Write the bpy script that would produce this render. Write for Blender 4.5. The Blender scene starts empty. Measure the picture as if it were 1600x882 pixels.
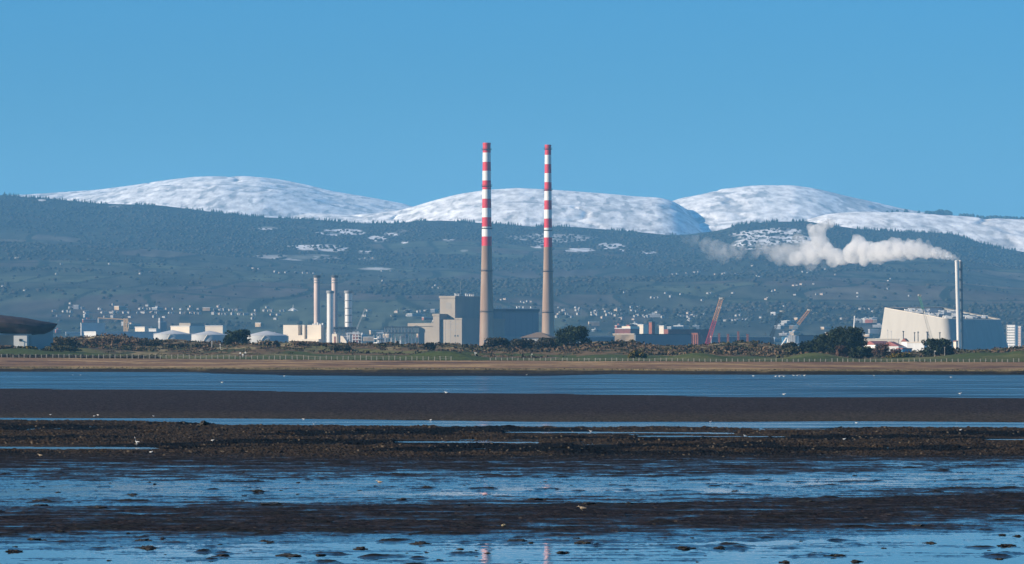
import bpy, bmesh, math, random
import numpy as np
from mathutils import Vector, Matrix
sc = bpy.context.scene
COL = sc.collection
F = 5915.0; HC = 5.0; YH = 555.0          # focal length in photo pixels, camera height, horizon row

# ------------------------------------------------------------------ camera
cam = bpy.data.cameras.new('camera'); co = bpy.data.objects.new('camera', cam); COL.objects.link(co)
co.location = (0, 0, HC); co.rotation_euler = (math.radians(90), 0, 0)
cam.sensor_width = 36; cam.lens = F / 1600 * 36; cam.shift_y = (YH - 441) / 1600
cam.clip_start = 1; cam.clip_end = 60000
sc.camera = co
# ------------------------------------------------------------------ light
SUN_EL = math.radians(22); SUN_AZ = math.atan2(-0.963, -0.27)   # azimuth from +Y towards +X
S = Vector((math.sin(SUN_AZ) * math.cos(SUN_EL), math.cos(SUN_AZ) * math.cos(SUN_EL), math.sin(SUN_EL)))
sl = bpy.data.lights.new('sun', 'SUN'); so = bpy.data.objects.new('sun', sl); COL.objects.link(so)
sl.energy = 5.0; sl.angle = math.radians(0.5); sl.color = (1.0, 0.84, 0.65)
so.rotation_euler = (-S).to_track_quat('-Z', 'Y').to_euler()
so.location = (-300, 600, 400)
w = bpy.data.worlds.new('World'); sc.world = w; w.use_nodes = True
nt = w.node_tree; N = nt.nodes; L = nt.links
for n in list(N): N.remove(n)
out = N.new('ShaderNodeOutputWorld'); bg = N.new('ShaderNodeBackground'); sky = N.new('ShaderNodeTexSky')
sky.sky_type = 'NISHITA'; sky.sun_disc = False; sky.sun_elevation = SUN_EL; sky.sun_rotation = SUN_AZ % (2 * math.pi)
sky.altitude = 0; sky.air_density = 1.0; sky.dust_density = 0.0; sky.ozone_density = 4.0
tc = N.new('ShaderNodeTexCoord'); mp = N.new('ShaderNodeMapping'); mp.inputs['Location'].default_value = (0, 0, 0.05)
nrm = N.new('ShaderNodeVectorMath'); nrm.operation = 'NORMALIZE'
L.new(tc.outputs['Generated'], mp.inputs['Vector']); L.new(mp.outputs[0], nrm.inputs[0]); L.new(nrm.outputs[0], sky.inputs['Vector'])
tint = N.new('ShaderNodeMix'); tint.data_type = 'RGBA'; tint.blend_type = 'MULTIPLY'; tint.inputs[0].default_value = 1
tint.inputs[7].default_value = (0.46, 1.05, 1.25, 1)
L.new(sky.outputs[0], tint.inputs[6])
sx_ = N.new('ShaderNodeSeparateXYZ'); L.new(tc.outputs['Generated'], sx_.inputs[0])
el = N.new('ShaderNodeMapRange'); el.interpolation_type = 'SMOOTHSTEP'; el.inputs[1].default_value = 0.0; el.inputs[2].default_value = 0.11; L.new(sx_.outputs['Z'], el.inputs[0])
low = N.new('ShaderNodeMix'); low.data_type = 'RGBA'; low.inputs[6].default_value = (1.12, 0.88, 0.80, 1); low.inputs[7].default_value = (0.80, 1.03, 1.12, 1); L.new(el.outputs[0], low.inputs[0])
mul = N.new('ShaderNodeMix'); mul.data_type = 'RGBA'; mul.blend_type = 'MULTIPLY'; mul.inputs[0].default_value = 1
L.new(tint.outputs[2], mul.inputs[6]); L.new(low.outputs[2], mul.inputs[7]); L.new(mul.outputs[2], bg.inputs[0]); bg.inputs[1].default_value = 0.050
L.new(bg.outputs[0], out.inputs[0])
sc.view_settings.view_transform = 'Standard'; sc.view_settings.look = 'None'; sc.view_settings.gamma = 1
sc.view_settings.use_curve_mapping = False; sc.view_settings.exposure = 0.80
sc.cycles.use_denoising = True; sc.cycles.max_bounces = 6; sc.cycles.volume_bounces = 6
sc.cycles.glossy_bounces = 3; sc.cycles.diffuse_bounces = 2; sc.cycles.transparent_max_bounces = 8

# ------------------------------------------------------------------ helpers
def X(x, D): return (x - 800) / F * D
def Z(y, D): return HC + (YH - y) / F * D
def P(x, y, D): return Vector((X(x, D), D, Z(y, D)))
def hsh(ix, iy, s):
    h = (ix.astype(np.int64) * 374761393 + iy.astype(np.int64) * 668265263 + s * 974634777) & 0xffffffff
    h = ((h ^ (h >> 13)) * 1274126177) & 0xffffffff
    h = ((h ^ (h >> 16)) * 2246822519) & 0xffffffff
    return ((h ^ (h >> 15)) & 0xffffff) / float(0xffffff)
def vn(x, y, s=0):
    ix = np.floor(x); iy = np.floor(y); fx = x - ix; fy = y - iy
    fx = fx * fx * (3 - 2 * fx); fy = fy * fy * (3 - 2 * fy)
    a = hsh(ix, iy, s); b = hsh(ix + 1, iy, s); c = hsh(ix, iy + 1, s); d = hsh(ix + 1, iy + 1, s)
    return (a * (1 - fx) + b * fx) * (1 - fy) + (c * (1 - fx) + d * fx) * fy
def fbm(x, y, o=4, s=0, g=0.5):
    t = 0; a = 1; n = 0
    for k in range(o):
        t = t + a * vn(x * 2 ** k + 17.3 * k, y * 2 ** k - 9.1 * k, s + k * 7); n += a; a *= g
    return t / n - 0.5
def cell(x, y, s=0):
    return hsh(np.floor(x), np.floor(y), s)
def sstep(a, b, x):
    t = np.clip((x - a) / (b - a), 0, 1); return t * t * (3 - 2 * t)
def curve(xs, pts, sm=12):
    px, py = zip(*pts); x0 = np.arange(-400, 2001, 2.0); v = np.interp(x0, px, py)
    if sm:
        k = np.exp(-0.5 * (np.arange(-int(1.5 * sm) - 1, int(1.5 * sm) + 2) * 2 / sm) ** 2); k /= k.sum(); m = len(k) // 2
        v = np.convolve(np.pad(v, m, mode='edge'), k, 'valid')
    return np.interp(xs, x0, v)
def lerp3(c, d, t): return c * (1 - t[..., None]) + np.array(d) * t[..., None]
def tag(o, label=None, cat=None, group=None, kind=None):
    if label: o['label'] = label
    if cat: o['category'] = cat
    if group: o['group'] = group
    if kind: o['kind'] = kind
    return o
def link(name, me, mat=None, parent=None):
    o = bpy.data.objects.new(name, me); COL.objects.link(o)
    if mat is not None:
        for m in (mat if isinstance(mat, (list, tuple)) else [mat]): me.materials.append(m)
    if parent is not None: o.parent = parent
    return o
def grid_obj(name, gx, gy, gz, mat, col=None, smooth=True):
    r, c = gx.shape
    me = bpy.data.meshes.new(name); n = r * c
    v = np.stack([gx, gy, gz], -1).reshape(-1, 3).astype(np.float32)
    i = np.arange(n).reshape(r, c)
    q = np.stack([i[:-1, :-1], i[:-1, 1:], i[1:, 1:], i[1:, :-1]], -1).reshape(-1, 4).astype(np.int32)
    me.vertices.add(n); me.vertices.foreach_set('co', v.ravel())
    me.loops.add(q.size); me.loops.foreach_set('vertex_index', q.ravel())
    me.polygons.add(len(q)); me.polygons.foreach_set('loop_start', np.arange(0, q.size, 4, dtype=np.int32))
    me.update(calc_edges=True)
    if smooth: me.polygons.foreach_set('use_smooth', np.ones(len(q), dtype=bool))
    if col is not None:
        a = me.color_attributes.new('col', 'FLOAT_COLOR', 'POINT')
        cc = np.ones((n, 4), np.float32); cc[:, :3] = col.reshape(-1, 3); a.data.foreach_set('color', cc.ravel())
    return link(name, me, mat)
def tri_obj(name, v, f, mat, parent=None, smooth=False):
    v = np.asarray(v, np.float32); f = np.asarray(f, np.int32); k = f.shape[1]
    me = bpy.data.meshes.new(name)
    me.vertices.add(len(v)); me.vertices.foreach_set('co', v.ravel())
    me.loops.add(f.size); me.loops.foreach_set('vertex_index', f.ravel())
    me.polygons.add(len(f)); me.polygons.foreach_set('loop_start', np.arange(0, f.size, k, dtype=np.int32))
    me.update(calc_edges=True)
    if smooth: me.polygons.foreach_set('use_smooth', np.ones(len(f), dtype=bool))
    return link(name, me, mat, parent)

# materials
MT = {}
def mat(name, c, rough=0.8, c2=None, scale=1.0, detail=4, metal=0, spec=0.3, stretch=(1, 1, 1), bump=0, lo=0.4, hi=0.6):
    if name in MT: return MT[name]
    m = bpy.data.materials.new(name); m.use_nodes = True; n = m.node_tree.nodes; l = m.node_tree.links
    b = n['Principled BSDF']; b.inputs['Roughness'].default_value = rough; b.inputs['Metallic'].default_value = metal
    b.inputs['Specular IOR Level'].default_value = spec
    b.inputs['Base Color'].default_value = (*c, 1)
    if c2 is not None or bump:
        t = n.new('ShaderNodeTexCoord'); mp = n.new('ShaderNodeMapping'); mp.inputs['Scale'].default_value = stretch
        l.new(t.outputs['Object'], mp.inputs[0])
        no = n.new('ShaderNodeTexNoise'); no.inputs['Scale'].default_value = scale; no.inputs['Detail'].default_value = detail
        l.new(mp.outputs[0], no.inputs['Vector'])
        if c2 is not None:
            r = n.new('ShaderNodeValToRGB'); r.color_ramp.elements[0].position = lo; r.color_ramp.elements[1].position = hi
            r.color_ramp.elements[0].color = (*c, 1); r.color_ramp.elements[1].color = (*c2, 1)
            l.new(no.outputs[0], r.inputs[0]); l.new(r.outputs[0], b.inputs['Base Color'])
        if bump:
            bp = n.new('ShaderNodeBump'); bp.inputs['Distance'].default_value = bump; l.new(no.outputs[0], bp.inputs['Height']); l.new(bp.outputs[0], b.inputs['Normal'])
    MT[name] = m; return m
def colmat(name, rough=0.9, spec=0.2, sc_=0.05, amt=0.5, det=6, wetramp=None):
    m = bpy.data.materials.new(name); m.use_nodes = True; n = m.node_tree.nodes; l = m.node_tree.links
    b = n['Principled BSDF']; b.inputs['Roughness'].default_value = rough; b.inputs['Specular IOR Level'].default_value = spec
    a = n.new('ShaderNodeAttribute'); a.attribute_name = 'col'
    t = n.new('ShaderNodeTexCoord'); no = n.new('ShaderNodeTexNoise'); no.inputs['Scale'].default_value = sc_; no.inputs['Detail'].default_value = det
    l.new(t.outputs['Object'], no.inputs['Vector'])
    mr = n.new('ShaderNodeMapRange'); mr.inputs[1].default_value = 0.3; mr.inputs[2].default_value = 0.7
    mr.inputs[3].default_value = 1 - amt; mr.inputs[4].default_value = 1 + amt; l.new(no.outputs[0], mr.inputs[0])
    mx = n.new('ShaderNodeVectorMath'); mx.operation = 'SCALE'; l.new(a.outputs['Color'], mx.inputs[0]); l.new(mr.outputs[0], mx.inputs['Scale'])
    l.new(mx.outputs[0], b.inputs['Base Color'])
    return m

# ------------------------------------------------------------------ ground sheet
gm = mat('earth', (0.06, 0.065, 0.045), c2=(0.09, 0.08, 0.06), scale=0.01)
g = tri_obj('ground', [(-9000, -900, -2), (9000, -900, -2), (9000, 18500, -2), (-9000, 18500, -2)], [(0, 1, 2, 3)], gm); g['kind'] = 'structure'

# ------------------------------------------------------------------ hills: one height field
xs = np.arange(-300, 1901, 1.7); Ds = np.concatenate([np.arange(4600, 6200, 60.), np.arange(6200, 10300, 19.), np.arange(10300, 16500, 30.)])
gxp, gd = np.meshgrid(xs, Ds)
Wd = 9700.0
wood = [(-300, 300), (0, 305), (80, 311), (150, 318), (250, 321), (330, 331), (400, 339), (500, 344), (560, 349), (620, 349), (660, 345), (700, 345), (760, 349), (830, 354),
        (900, 355), (1000, 363), (1050, 368), (1080, 366), (1125, 360), (1160, 350), (1200, 347), (1260, 346), (1300, 352), (1340, 358), (1400, 362), (1460, 364), (1490, 366), (1520, 376), (1560, 388), (1600, 394), (1900, 410)]
A = [(-300, 330), (0, 306), (60, 303), (150, 297), (200, 291), (250, 283), (300, 277), (350, 275), (400, 276), (440, 281), (480, 289), (520, 299), (580, 309), (640, 320), (700, 336), (800, 365), (1900, 420)]
B = [(-300, 360), (200, 352), (400, 342), (480, 334), (560, 334), (620, 330), (640, 325), (680, 313), (720, 303), (760, 297), (810, 294), (870, 297), (950, 303), (1000, 308), (1030, 309), (1050, 314), (1070, 325), (1090, 340), (1115, 359), (1200, 400), (1900, 430)]
R_ = [(-300, 450), (900, 380), (980, 345), (1020, 322), (1055, 312), (1080, 305), (1120, 297), (1180, 290), (1240, 290), (1280, 296), (1320, 306), (1380, 319), (1420, 328), (1500, 340), (1600, 355), (1900, 390)]
C_ = [(-300, 450), (1100, 420), (1200, 375), (1250, 347), (1290, 335), (1330, 331), (1400, 331), (1460, 335), (1500, 338), (1600, 343), (1900, 350)]
def hz(pts, D, sm): return Z(curve(xs, pts, sm), D)[None, :]
bend = 1 + 0 * gd
t = np.clip((gd - 5200) / (Wd - 5200), 0, 1)
wz = hz(wood, Wd, 5)
basez = 4 + 60 * sstep(5000, 6800, gd)
wx = X(gxp, gd)
front = basez + (wz - basez) * (0.42 * t + 0.58 * t ** 2.1)
und = fbm(wx / 900, gd / 700, 4, 3) * 110 * t * (1 - t) * 2.4
front = front + und
tb = np.clip((gd - Wd) / 2600, 0, 1)
front = np.where(gd > Wd, wz - 150 * sstep(0, 1, tb), front)
def ridge(pts, D, wf, wb, sm, pw=1.25):
    z = hz(pts, D, sm); d = (gd - D)
    f = np.where(d < 0, 1 - np.clip(-d / wf, 0, 1) ** pw, 1 - np.clip(d / wb, 0, 1) ** 1.5)
    return 60 + (z - 60) * f
za = ridge(A, 14800, 4300, 2500, 8); za = np.maximum(za, ridge([(-300, 350), (60, 318), (150, 304), (250, 290), (340, 283), (410, 287), (470, 300), (530, 315), (590, 327), (640, 334), (800, 372), (1900, 430)], 13900, 3600, 900, 6)); zb = ridge(B, 12900, 3600, 2500, 6); zr = ridge(R_, 13900, 3900, 2500, 6); zc = ridge(C_, 11900, 2600, 2500, 7)
far = np.maximum(np.maximum(za, zb), np.maximum(zr, zc))
rough = fbm(wx / 230, gd / 900, 5, 11, 0.6)
gul = np.abs(fbm(wx / 420 + fbm(wx / 300, gd / 300, 2, 5), gd / 1300, 3, 21))
far = far + (rough * 1.9 + fbm(wx / 22, gd / 120, 3, 14) * 1.3 - 5 * np.exp(-(gul / 0.03) ** 2)) * sstep(9800, 11200, gd)
far = np.where(gd > 9800, far, -999)
hz_ = np.maximum(front, far)
isf = far > front
# ground colours
fx = wx / 150 + fbm(wx / 500, gd / 500, 2, 31) * 3; fy = gd / 260 + fbm(wx / 600, gd / 400, 2, 37) * 2
fc = cell(fx, fy, 41)
wf_ = fbm(wx / 520, gd / 620, 4, 51)
woodmask = sstep(-0.05, 0.03, wf_ + 0.30 * sstep(8300, 9300, gd) - 0.05)
col = np.zeros(gd.shape + (3,)) + np.array((0.055, 0.062, 0.045))
col = lerp3(col, (0.07, 0.086, 0.055), (fc > 0.55).astype(float))
col = lerp3(col, (0.10, 0.093, 0.072), (fc > 0.86).astype(float))
col = lerp3(col, (0.075, 0.066, 0.054), sstep(0.05, 0.15, fbm(wx / 300, gd / 500, 3, 61)))
edge = np.minimum(np.abs(fx - np.round(fx)), np.abs(fy - np.round(fy)) * 1.2)
col = lerp3(col, (0.02, 0.03, 0.02), (edge < 0.05).astype(float))
col = lerp3(col, (0.032, 0.04, 0.03), woodmask)
yp = YH - (hz_ - HC) * F / gd
def blob(cx, cy, rx, ry, k=0.35, s=71):
    q = ((gxp - cx) / rx) ** 2 + ((yp - cy) / ry) ** 2
    return sstep(1.15, 0.8, q + k * 6 * fbm(wx / 90, gd / 120, 3, s + int(cx)))
snow = np.zeros_like(gd)
for b in [(530, 363, 34, 5), (590, 374, 14, 5), (612, 366, 13, 3.5), (632, 379, 6, 2.5), (627, 361, 8, 2), (420, 357, 14, 2.5), (500, 387, 48, 6), (480, 402, 70, 5), (570, 394, 10, 3), (575, 405, 14, 2), (590, 420, 30, 2),
          (700, 375, 10, 2), (845, 384, 16, 4), (905, 391, 26, 3), (950, 385, 22, 5), (975, 391, 10, 2), (860, 372, 60, 7), (725, 392, 6, 1.5), (350, 420, 40, 4),
          (65, 313, 8, 1.4), (180, 323, 10, 1.4), (120, 312, 12, 1.2), (1215, 370, 62, 13), (1180, 383, 34, 6), (1460, 398, 40, 4), (1225, 359, 26, 3.5), (1010, 395, 16, 2), (1380, 405, 30, 3)]:
    snow = np.maximum(snow, blob(*b) * (0.5 if b[1] > 398 or b[2] >= 60 and b[0] < 1100 else 1) * (gd < Wd + 40))
snow = np.where(gd > 7600, snow, 0)
col = lerp3(col, (0.72, 0.73, 0.74), snow * (1 - 0.75 * (fbm(wx / 40, gd / 60, 3, 81) > 0.06)))
speck = fbm(wx / 22, gd / 150, 3, 91) + 0.5 * fbm(wx / 110, gd / 600, 3, 93)
rshade = sstep(440, 640, gxp) * sstep(13950, 14150, gd) * (gxp < 800) * 0.12 + sstep(1235, 1330, gxp) * (zr > zc) * (gd > 12300) * 0.3 + sstep(1080, 1000, gxp) * sstep(900, 1000, gxp) * 0.05  # shade painted on snow slopes facing right, as more dark specks
scol = lerp3(np.zeros(gd.shape + (3,)) + np.array((0.95, 0.93, 0.90)), (0.17, 0.17, 0.17), 0.55 * sstep(0.18, 0.28, speck + rshade + 0.10 * sstep(300, 120, gxp) * sstep(0, 60, gxp)))
scol = lerp3(scol, (0.55, 0.55, 0.55), 0.35 * sstep(0.0, 0.14, fbm(wx / 7, gd / 45, 2, 95)))
gl = sstep(0.016, 0.006, gul) * 0.5
scol = lerp3(scol, (0.2, 0.2, 0.2), gl)
scol = lerp3(scol, (0.16, 0.16, 0.16), 0.7 * sstep(0.06, 0.16, fbm(wx / 16, gd / 60, 3, 97)) * sstep(11, 1, curve(xs, wood, 5)[None, :] - yp))
sm_ = sstep(9700, 9850, gd)
col = col * (1 - sm_[..., None]) + scol * sm_[..., None]
hm = colmat('hillside', 0.95, 0.05, 0.03, 0.4, 10)
_n = hm.node_tree; _m = _n.nodes.new('ShaderNodeMapping'); _m.inputs['Scale'].default_value = (1, .2, 1)
_t = [q for q in _n.nodes if q.type == 'TEX_COORD'][0]; _o = [q for q in _n.nodes if q.type == 'TEX_NOISE'][0]
_n.links.new(_t.outputs['Object'], _m.inputs[0]); _n.links.new(_m.outputs[0], _o.inputs['Vector'])
h = grid_obj('hills', wx, gd + 0 * wx, hz_, hm, col); h['kind'] = 'structure'
def hill_z(x, D):
    j = np.clip(np.searchsorted(Ds, D), 0, len(Ds) - 1); i = np.clip(np.round((x - xs[0]) / 1.7).astype(int), 0, len(xs) - 1)
    return hz_[j, i]
# ------------------------------------------------------------------ conifers and broadleaf woods on the slopes (mass)
rng = np.random.default_rng(5)
def cones(px, D, z, hgt, wid, name, mt, sides=5, round_=False):
    n = len(px); a = np.arange(sides) / sides * 2 * np.pi
    bx = X(px, D)
    V = []; Fc = []
    rot = rng.random(n) * 6.28
    ang = a[None, :] + rot[:, None]
    levels = [(0.0, 0.7), (0.35, 1.0), (0.75, 0.75)] if round_ else [(0.0, 1.0), (0.45, 0.62)]
    rings = []
    for f, s in levels:
        jit = 1 + 0.3 * (rng.random((n, sides)) - 0.5)
        rings.append(np.stack([bx[:, None] + np.cos(ang) * wid[:, None] * s * jit, D[:, None] + np.sin(ang) * wid[:, None] * s * jit,
                               (z + hgt * f)[:, None] + 0 * ang], -1))
    top = np.stack([bx, D, z + hgt], -1)[:, None, :]
    allv = np.concatenate(rings + [top], 1); k = allv.shape[1]
    base = (np.arange(n) * k)[:, None]
    tris = []
    for li in range(len(levels) - 1):
        for j in range(sides):
            p, q = li * sides + j, li * sides + (j + 1) % sides
            tris += [(p, q, q + sides), (p, q + sides, p + sides)]
    for j in range(sides):
        tris.append(((len(levels) - 1) * sides + j, (len(levels) - 1) * sides + (j + 1) % sides, k - 1))
    T = np.array(tris)
    f = (base[:, :, None] + T[None]).reshape(-1, 3)
    return tri_obj(name, allv.reshape(-1, 3), f, mt)
cm = mat('conifer_green', (0.016, 0.03, 0.02), 0.95, c2=(0.035, 0.05, 0.03), scale=0.02, spec=0.05)
px = rng.random(2600) * 1800 - 100; D = Wd - 15 + rng.normal(0, 30, 2600)
zz = hill_z(px, D)
hh = 3 + 8 * rng.random(2600) ** 2
wv = vn(px / 25, px * 0 + 3, 9); keep = wv > 0.35
o = cones(px[keep], D[keep], zz[keep] - 1, hh[keep], hh[keep] * 0.24, 'conifer_forest', cm)
tag(o, 'dark conifer forest along the crest where the snow begins', 'forest', kind='stuff')
px = rng.random(26000) * 1900 - 150; D = 5300 + 4300 * rng.random(26000) ** 0.85
dn = fbm(X(px, D) / 520, D / 620, 4, 51) + 0.10 * fbm(X(px, D) / 60, D / 90, 2, 58); keep = (dn + 0.30 * sstep(8300, 9300, D) > 0.05) | (rng.random(26000) < 0.09)
px, D = px[keep], D[keep]; zz = hill_z(px, D); hh = 2.2 + 3.6 * rng.random(len(px)) ** 2
bm_ = mat('far_broadleaf', (0.03, 0.038, 0.028), 0.95, c2=(0.05, 0.048, 0.038), scale=0.006, spec=0.05, detail=8)
o = cones(px, D, zz - 1, hh, hh * 1.0, 'woodland', bm_, round_=True)
tag(o, 'winter woodland and hedgerows spread over the hazy lower slopes', 'woodland', kind='stuff')

px = np.concatenate([1448 + 38 * rng.random(70), 1500 + 260 * rng.random(420), 1380 + 80 * rng.random(16)]); D = 11900 + rng.normal(0, 18, len(px)); hh = (5 + 7 * rng.random(len(px))) * np.where((px > 1462) & (px < 1486), 1.7, 1)
o = cones(px, D, hill_z(px, D) - 1, hh, hh * .5, 'ridge_trees', cm, round_=True)
tag(o, 'dark line of trees on the skyline of the right hand ridge', 'trees', kind='stuff')
# ------------------------------------------------------------------ near land: salt marsh, links grass, dunes
lx = np.arange(-160, 1761, 1.25); lD = np.concatenate([np.arange(1048, 1075, 0.7), np.arange(1075, 1260, 3.0), np.arange(1260, 1660, 2.6), np.arange(1660, 1800, 12.), np.arange(1900, 4700, 200.)])
bD_pts = [(-160, 1150), (0, 1140), (300, 1100), (600, 1055), (800, 1022), (1100, 970), (1300, 960), (1760, 955)]
fy_pts = [(-160, 558.6), (0, 559), (300, 561.3), (600, 563.4), (800, 563.9), (1100, 565.6), (1400, 566), (1760, 566.5)]
def SH(xp): return curve(xp, bD_pts, 30) - 1063
lxp, ldl = np.meshgrid(lx, lD); ld = ldl + SH(lxp); lw = X(lxp, ld)
crest_pts = [(-160, 540), (0, 542), (60, 541), (90, 533), (120, 534), (145, 529), (200, 529), (240, 534), (300, 536), (350, 540), (400, 541), (440, 540), (470, 535), (500, 537), (560, 539), (620, 541), (680, 541),
             (730, 542), (760, 545), (860, 545), (900, 543), (930, 538), (965, 538), (1000, 541), (1050, 544), (1100, 542), (1150, 543), (1180, 544), (1230, 549), (1260, 551), (1360, 553), (1440, 554), (1500, 553), (1540, 551), (1600, 549), (1760, 548)]
def cz(xx): return HC + (YH - curve(xx, crest_pts, 5)) / F * (1500 + SH(xx))
bankD = 1063 + 6 * fbm(lw / 30, 0 * lw, 4, 3) + 9 * fbm(lw / 140, 0 * lw, 2, 4)
def land_z(xp, D):
    wxx = X(xp, D); sh = SH(xp); D = D - sh; fz = HC - (curve(xp, fy_pts, 20) - YH) / F * (1230 + sh)
    bD = 1063 + 6 * fbm(wxx / 30, 0 * wxx, 4, 3) + 9 * fbm(wxx / 140, 0 * wxx, 2, 4)
    marsh = 0.9 + (D - 1063) / 167 * (fz - 0.9) + 0.25 * fbm(wxx / 12, D / 14, 4, 6)
    z = -0.6 + (marsh + 0.6) * sstep(-1.5, 1.2, D - bD)
    c = cz(xp)
    tt = np.clip((D - 1300) / 200, 0, 1)
    green = fz + 0.1 + (D - 1230) * 0.007 + 2.4 * fbm(wxx / 45, D / 40, 3, 9)
    dune = c + 5.0 * fbm(wxx / 24, D / 30, 5, 13) * sstep(1340, 1420, D)
    zz = green + (dune - green) * sstep(0, 1, tt)
    # tees and mounds near the fence
    def mound(cx, w, d, dw, hgt): return hgt * np.exp(-((xp - cx) / w) ** 2 - ((D - d) / dw) ** 2)
    zz = zz + mound(120, 60, 1330, 35, 2.6) + mound(390, 60, 1370, 30, 2.8) + mound(690, 55, 1265, 16, 2.4) + mound(1275, 45, 1300, 28, 2.4) + mound(1540, 60, 1300, 24, 2.0) + mound(1090, 40, 1290, 22, 1.6) + mound(1600, 25, 1290, 18, 1.8)
    zz = zz + mound(600, 80, 1400, 20, 1.6) + mound(25, 60, 1300, 34, 2.6)
    z = np.where(D > 1230, z * (1 - sstep(1230, 1262, D)) + zz * sstep(1230, 1262, D), z)
    back = sstep(1580, 1760, D)
    return z * (1 - back) + 3.6 * back
lz = land_z(lxp, ld)
ldw = ld; ld = ldl
lc = np.zeros(ld.shape + (3,)) + np.array((0.20, 0.122, 0.068))
lc = lerp3(lc, (0.33, 0.225, 0.115), sstep(-0.04, 0.10, fbm(lw / 25, ld / 9, 4, 17)))
lc = lerp3(lc, (0.09, 0.05, 0.035), sstep(0.03, 0.12, fbm(lw / 18, ld / 5, 4, 19)))
lc = lerp3(lc, (0.22, 0.19, 0.07), sstep(1110, 1075, ld) * 0.5)
lc = lerp3(lc, (0.014, 0.012, 0.010), sstep(4.0, 1.0, ld - bankD + 4 * fbm(lw / 5, ld / 4, 3, 29)))
lc = lerp3(lc, (0.048, 0.068, 0.02), sstep(1228, 1238, ld))
lc = lerp3(lc, (0.12, 0.12, 0.045), sstep(1238, 1300, ld) * sstep(-0.05, 0.1, fbm(lw / 40, ld / 30, 3, 23)))
rg = sstep(0.0, 0.08, fbm(lw / 36, ld / 26, 5, 27) + 0.45 * sstep(1300, 1400, ld) - 0.26 + 0.12 * (lxp > 900) * (lxp < 1010))
lc = lerp3(lc, (0.12, 0.085, 0.05), rg * (ld > 1262))
lc = lerp3(lc, (0.22, 0.18, 0.10), rg * sstep(0.04, 0.12, fbm(lw / 11, ld / 11, 4, 33)) * (ld > 1262))
lc = lerp3(lc, (0.04, 0.05, 0.025), rg * sstep(0.04, 0.1, fbm(lw / 7, ld / 9, 4, 35)) * (ld > 1262))
lc = lerp3(lc, (0.06, 0.062, 0.055), sstep(1700, 1800, ld))
lm = colmat('links_ground', 0.95, 0.1, 0.6, 0.4, 8)
o = grid_obj('shore_land', lw, ldw, lz, lm, lc); o['kind'] = 'structure'

# ------------------------------------------------------------------ mud flats and water
my = np.concatenate([np.arange(578.5, 600, 0.35), np.arange(600, 716, 0.4), np.arange(716, 990, 0.42)])
mx_ = np.arange(-60, 1661, 1.25)
mxp, myp = np.meshgrid(mx_, my); md = HC * F / (myp - YH); mw = X(mxp, md)
wob = 1.2 * fbm(mw / 30, md / 30, 3, 101)
ye = myp + wob * (myp - 560) * 0.06
def band(y0, y1, s): return sstep(y0 - s, y0 + s, ye) * sstep(y1 + s, y1 - s, ye)
def C2(p, sm=20): return curve(mx_, p, sm)[None, :]
zt = np.full(md.shape, -0.25)
low1 = C2([(-60, 606.5), (300, 608), (800, 613), (1200, 618), (1660, 622)])
c2a = C2([(-60, 650.5), (300, 652), (600, 655.5), (800, 658.5), (1660, 661)]); c2b = C2([(-60, 657), (150, 658), (350, 664), (600, 666), (850, 667), (1660, 669.5)])
flat = sstep(low1 - 3, low1 + 2.5, ye + 2.2 * fbm(mw / 22, md / 9, 4, 171)) * sstep(c2a + .5, c2a - .5, ye)
zt += flat * (0.285 + 0.035 * fbm(mw / 3.0, md / 3.0, 4, 103) + 0.05 * fbm(mw / 50, md / 14, 3, 105) + 0.02 * sstep(640, 650, ye))
bk = sstep(c2b - .4, c2b + 1.2, ye) * sstep(722, 708, ye)
zt += bk * (0.34 + 0.10 * fbm(mw / 5, md / 6, 3, 173) + 0.34 * fbm(mw / 1.4, md / 2.0, 4, 107, 0.7) + 0.10 * fbm(mw / 14, md / 12, 3, 108))
pud = sstep(708, 722, ye)
# streaky pools: wetter rows near 740-785 and 840-882, drier banks 790-835
grain = hsh(np.floor(mw / .09), np.floor(md / .22), 61) - .5 + .8 * (hsh(np.floor(mw / .22), np.floor(md / .5), 62) - .5)
wet = 0.030 * np.exp(-((ye - 760) / 26) ** 2) + 0.006
b2c = C2([(-60, 812), (300, 815), (700, 812), (900, 812), (1200, 808), (1400, 800), (1660, 785)]); b2w = C2([(-60, 7), (300, 12), (600, 20), (900, 22), (1300, 24), (1660, 24)])
wet = wet - 0.062 * np.exp(-((ye - b2c) / b2w) ** 4) + 0.034 * sstep(836, 850, ye) * C2([(-60, .8), (500, 1), (900, 1.15), (1200, .9), (1660, .7)])
wet = wet - 0.012 * sstep(1000, 1500, mxp) * sstep(800, 740, ye)
slope = 0.02 * (mw * 0.25)
n1 = fbm(mw / 9 + md / 40, md / 3.2, 3, 111, 0.55); n2 = fbm(mw / 1.9, md / 1.5, 4, 113, 0.6); n3 = fbm(mw / 30, md / 12, 2, 117)
ye2 = ye + np.interp(mxp, [0, 800, 1200, 1600], [-4, 0, 6, 20])
level = np.interp(ye2, [700, 722, 745, 755, 768, 778, 788, 798, 824, 838, 850, 900], [.09, .052, .032, -.002, -.008, .02, .028, .058, .062, .024, -.012, -.026])
mudz_old = 0.25 + 0.012 - wet + 0.06 * n1 + 0.085 * n2 + 0.045 * fbm(mw / .6, md / .8, 3, 131, .7) + 0.10 * fbm(mw / 16 + md / 60, md / 1.5, 3, 115, 0.6) + 0.03 * n3
lump = fbm(mw / 1.1, md / 1.4, 3, 119)
mudz = .25 + level + 0.03 * n1 + 0.05 * n2 + 0.11 * fbm(mw / 4 + md / 30, md / .5, 5, 151, .7) + 0.32 * np.clip(lump - 0.15, 0, .25) * sstep(0, .1, fbm(mw / 6, md / 5, 2, 153) + .04) + .012 * grain
zt += pud * mudz + bk * .055 * grain + flat * .012 * grain
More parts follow.
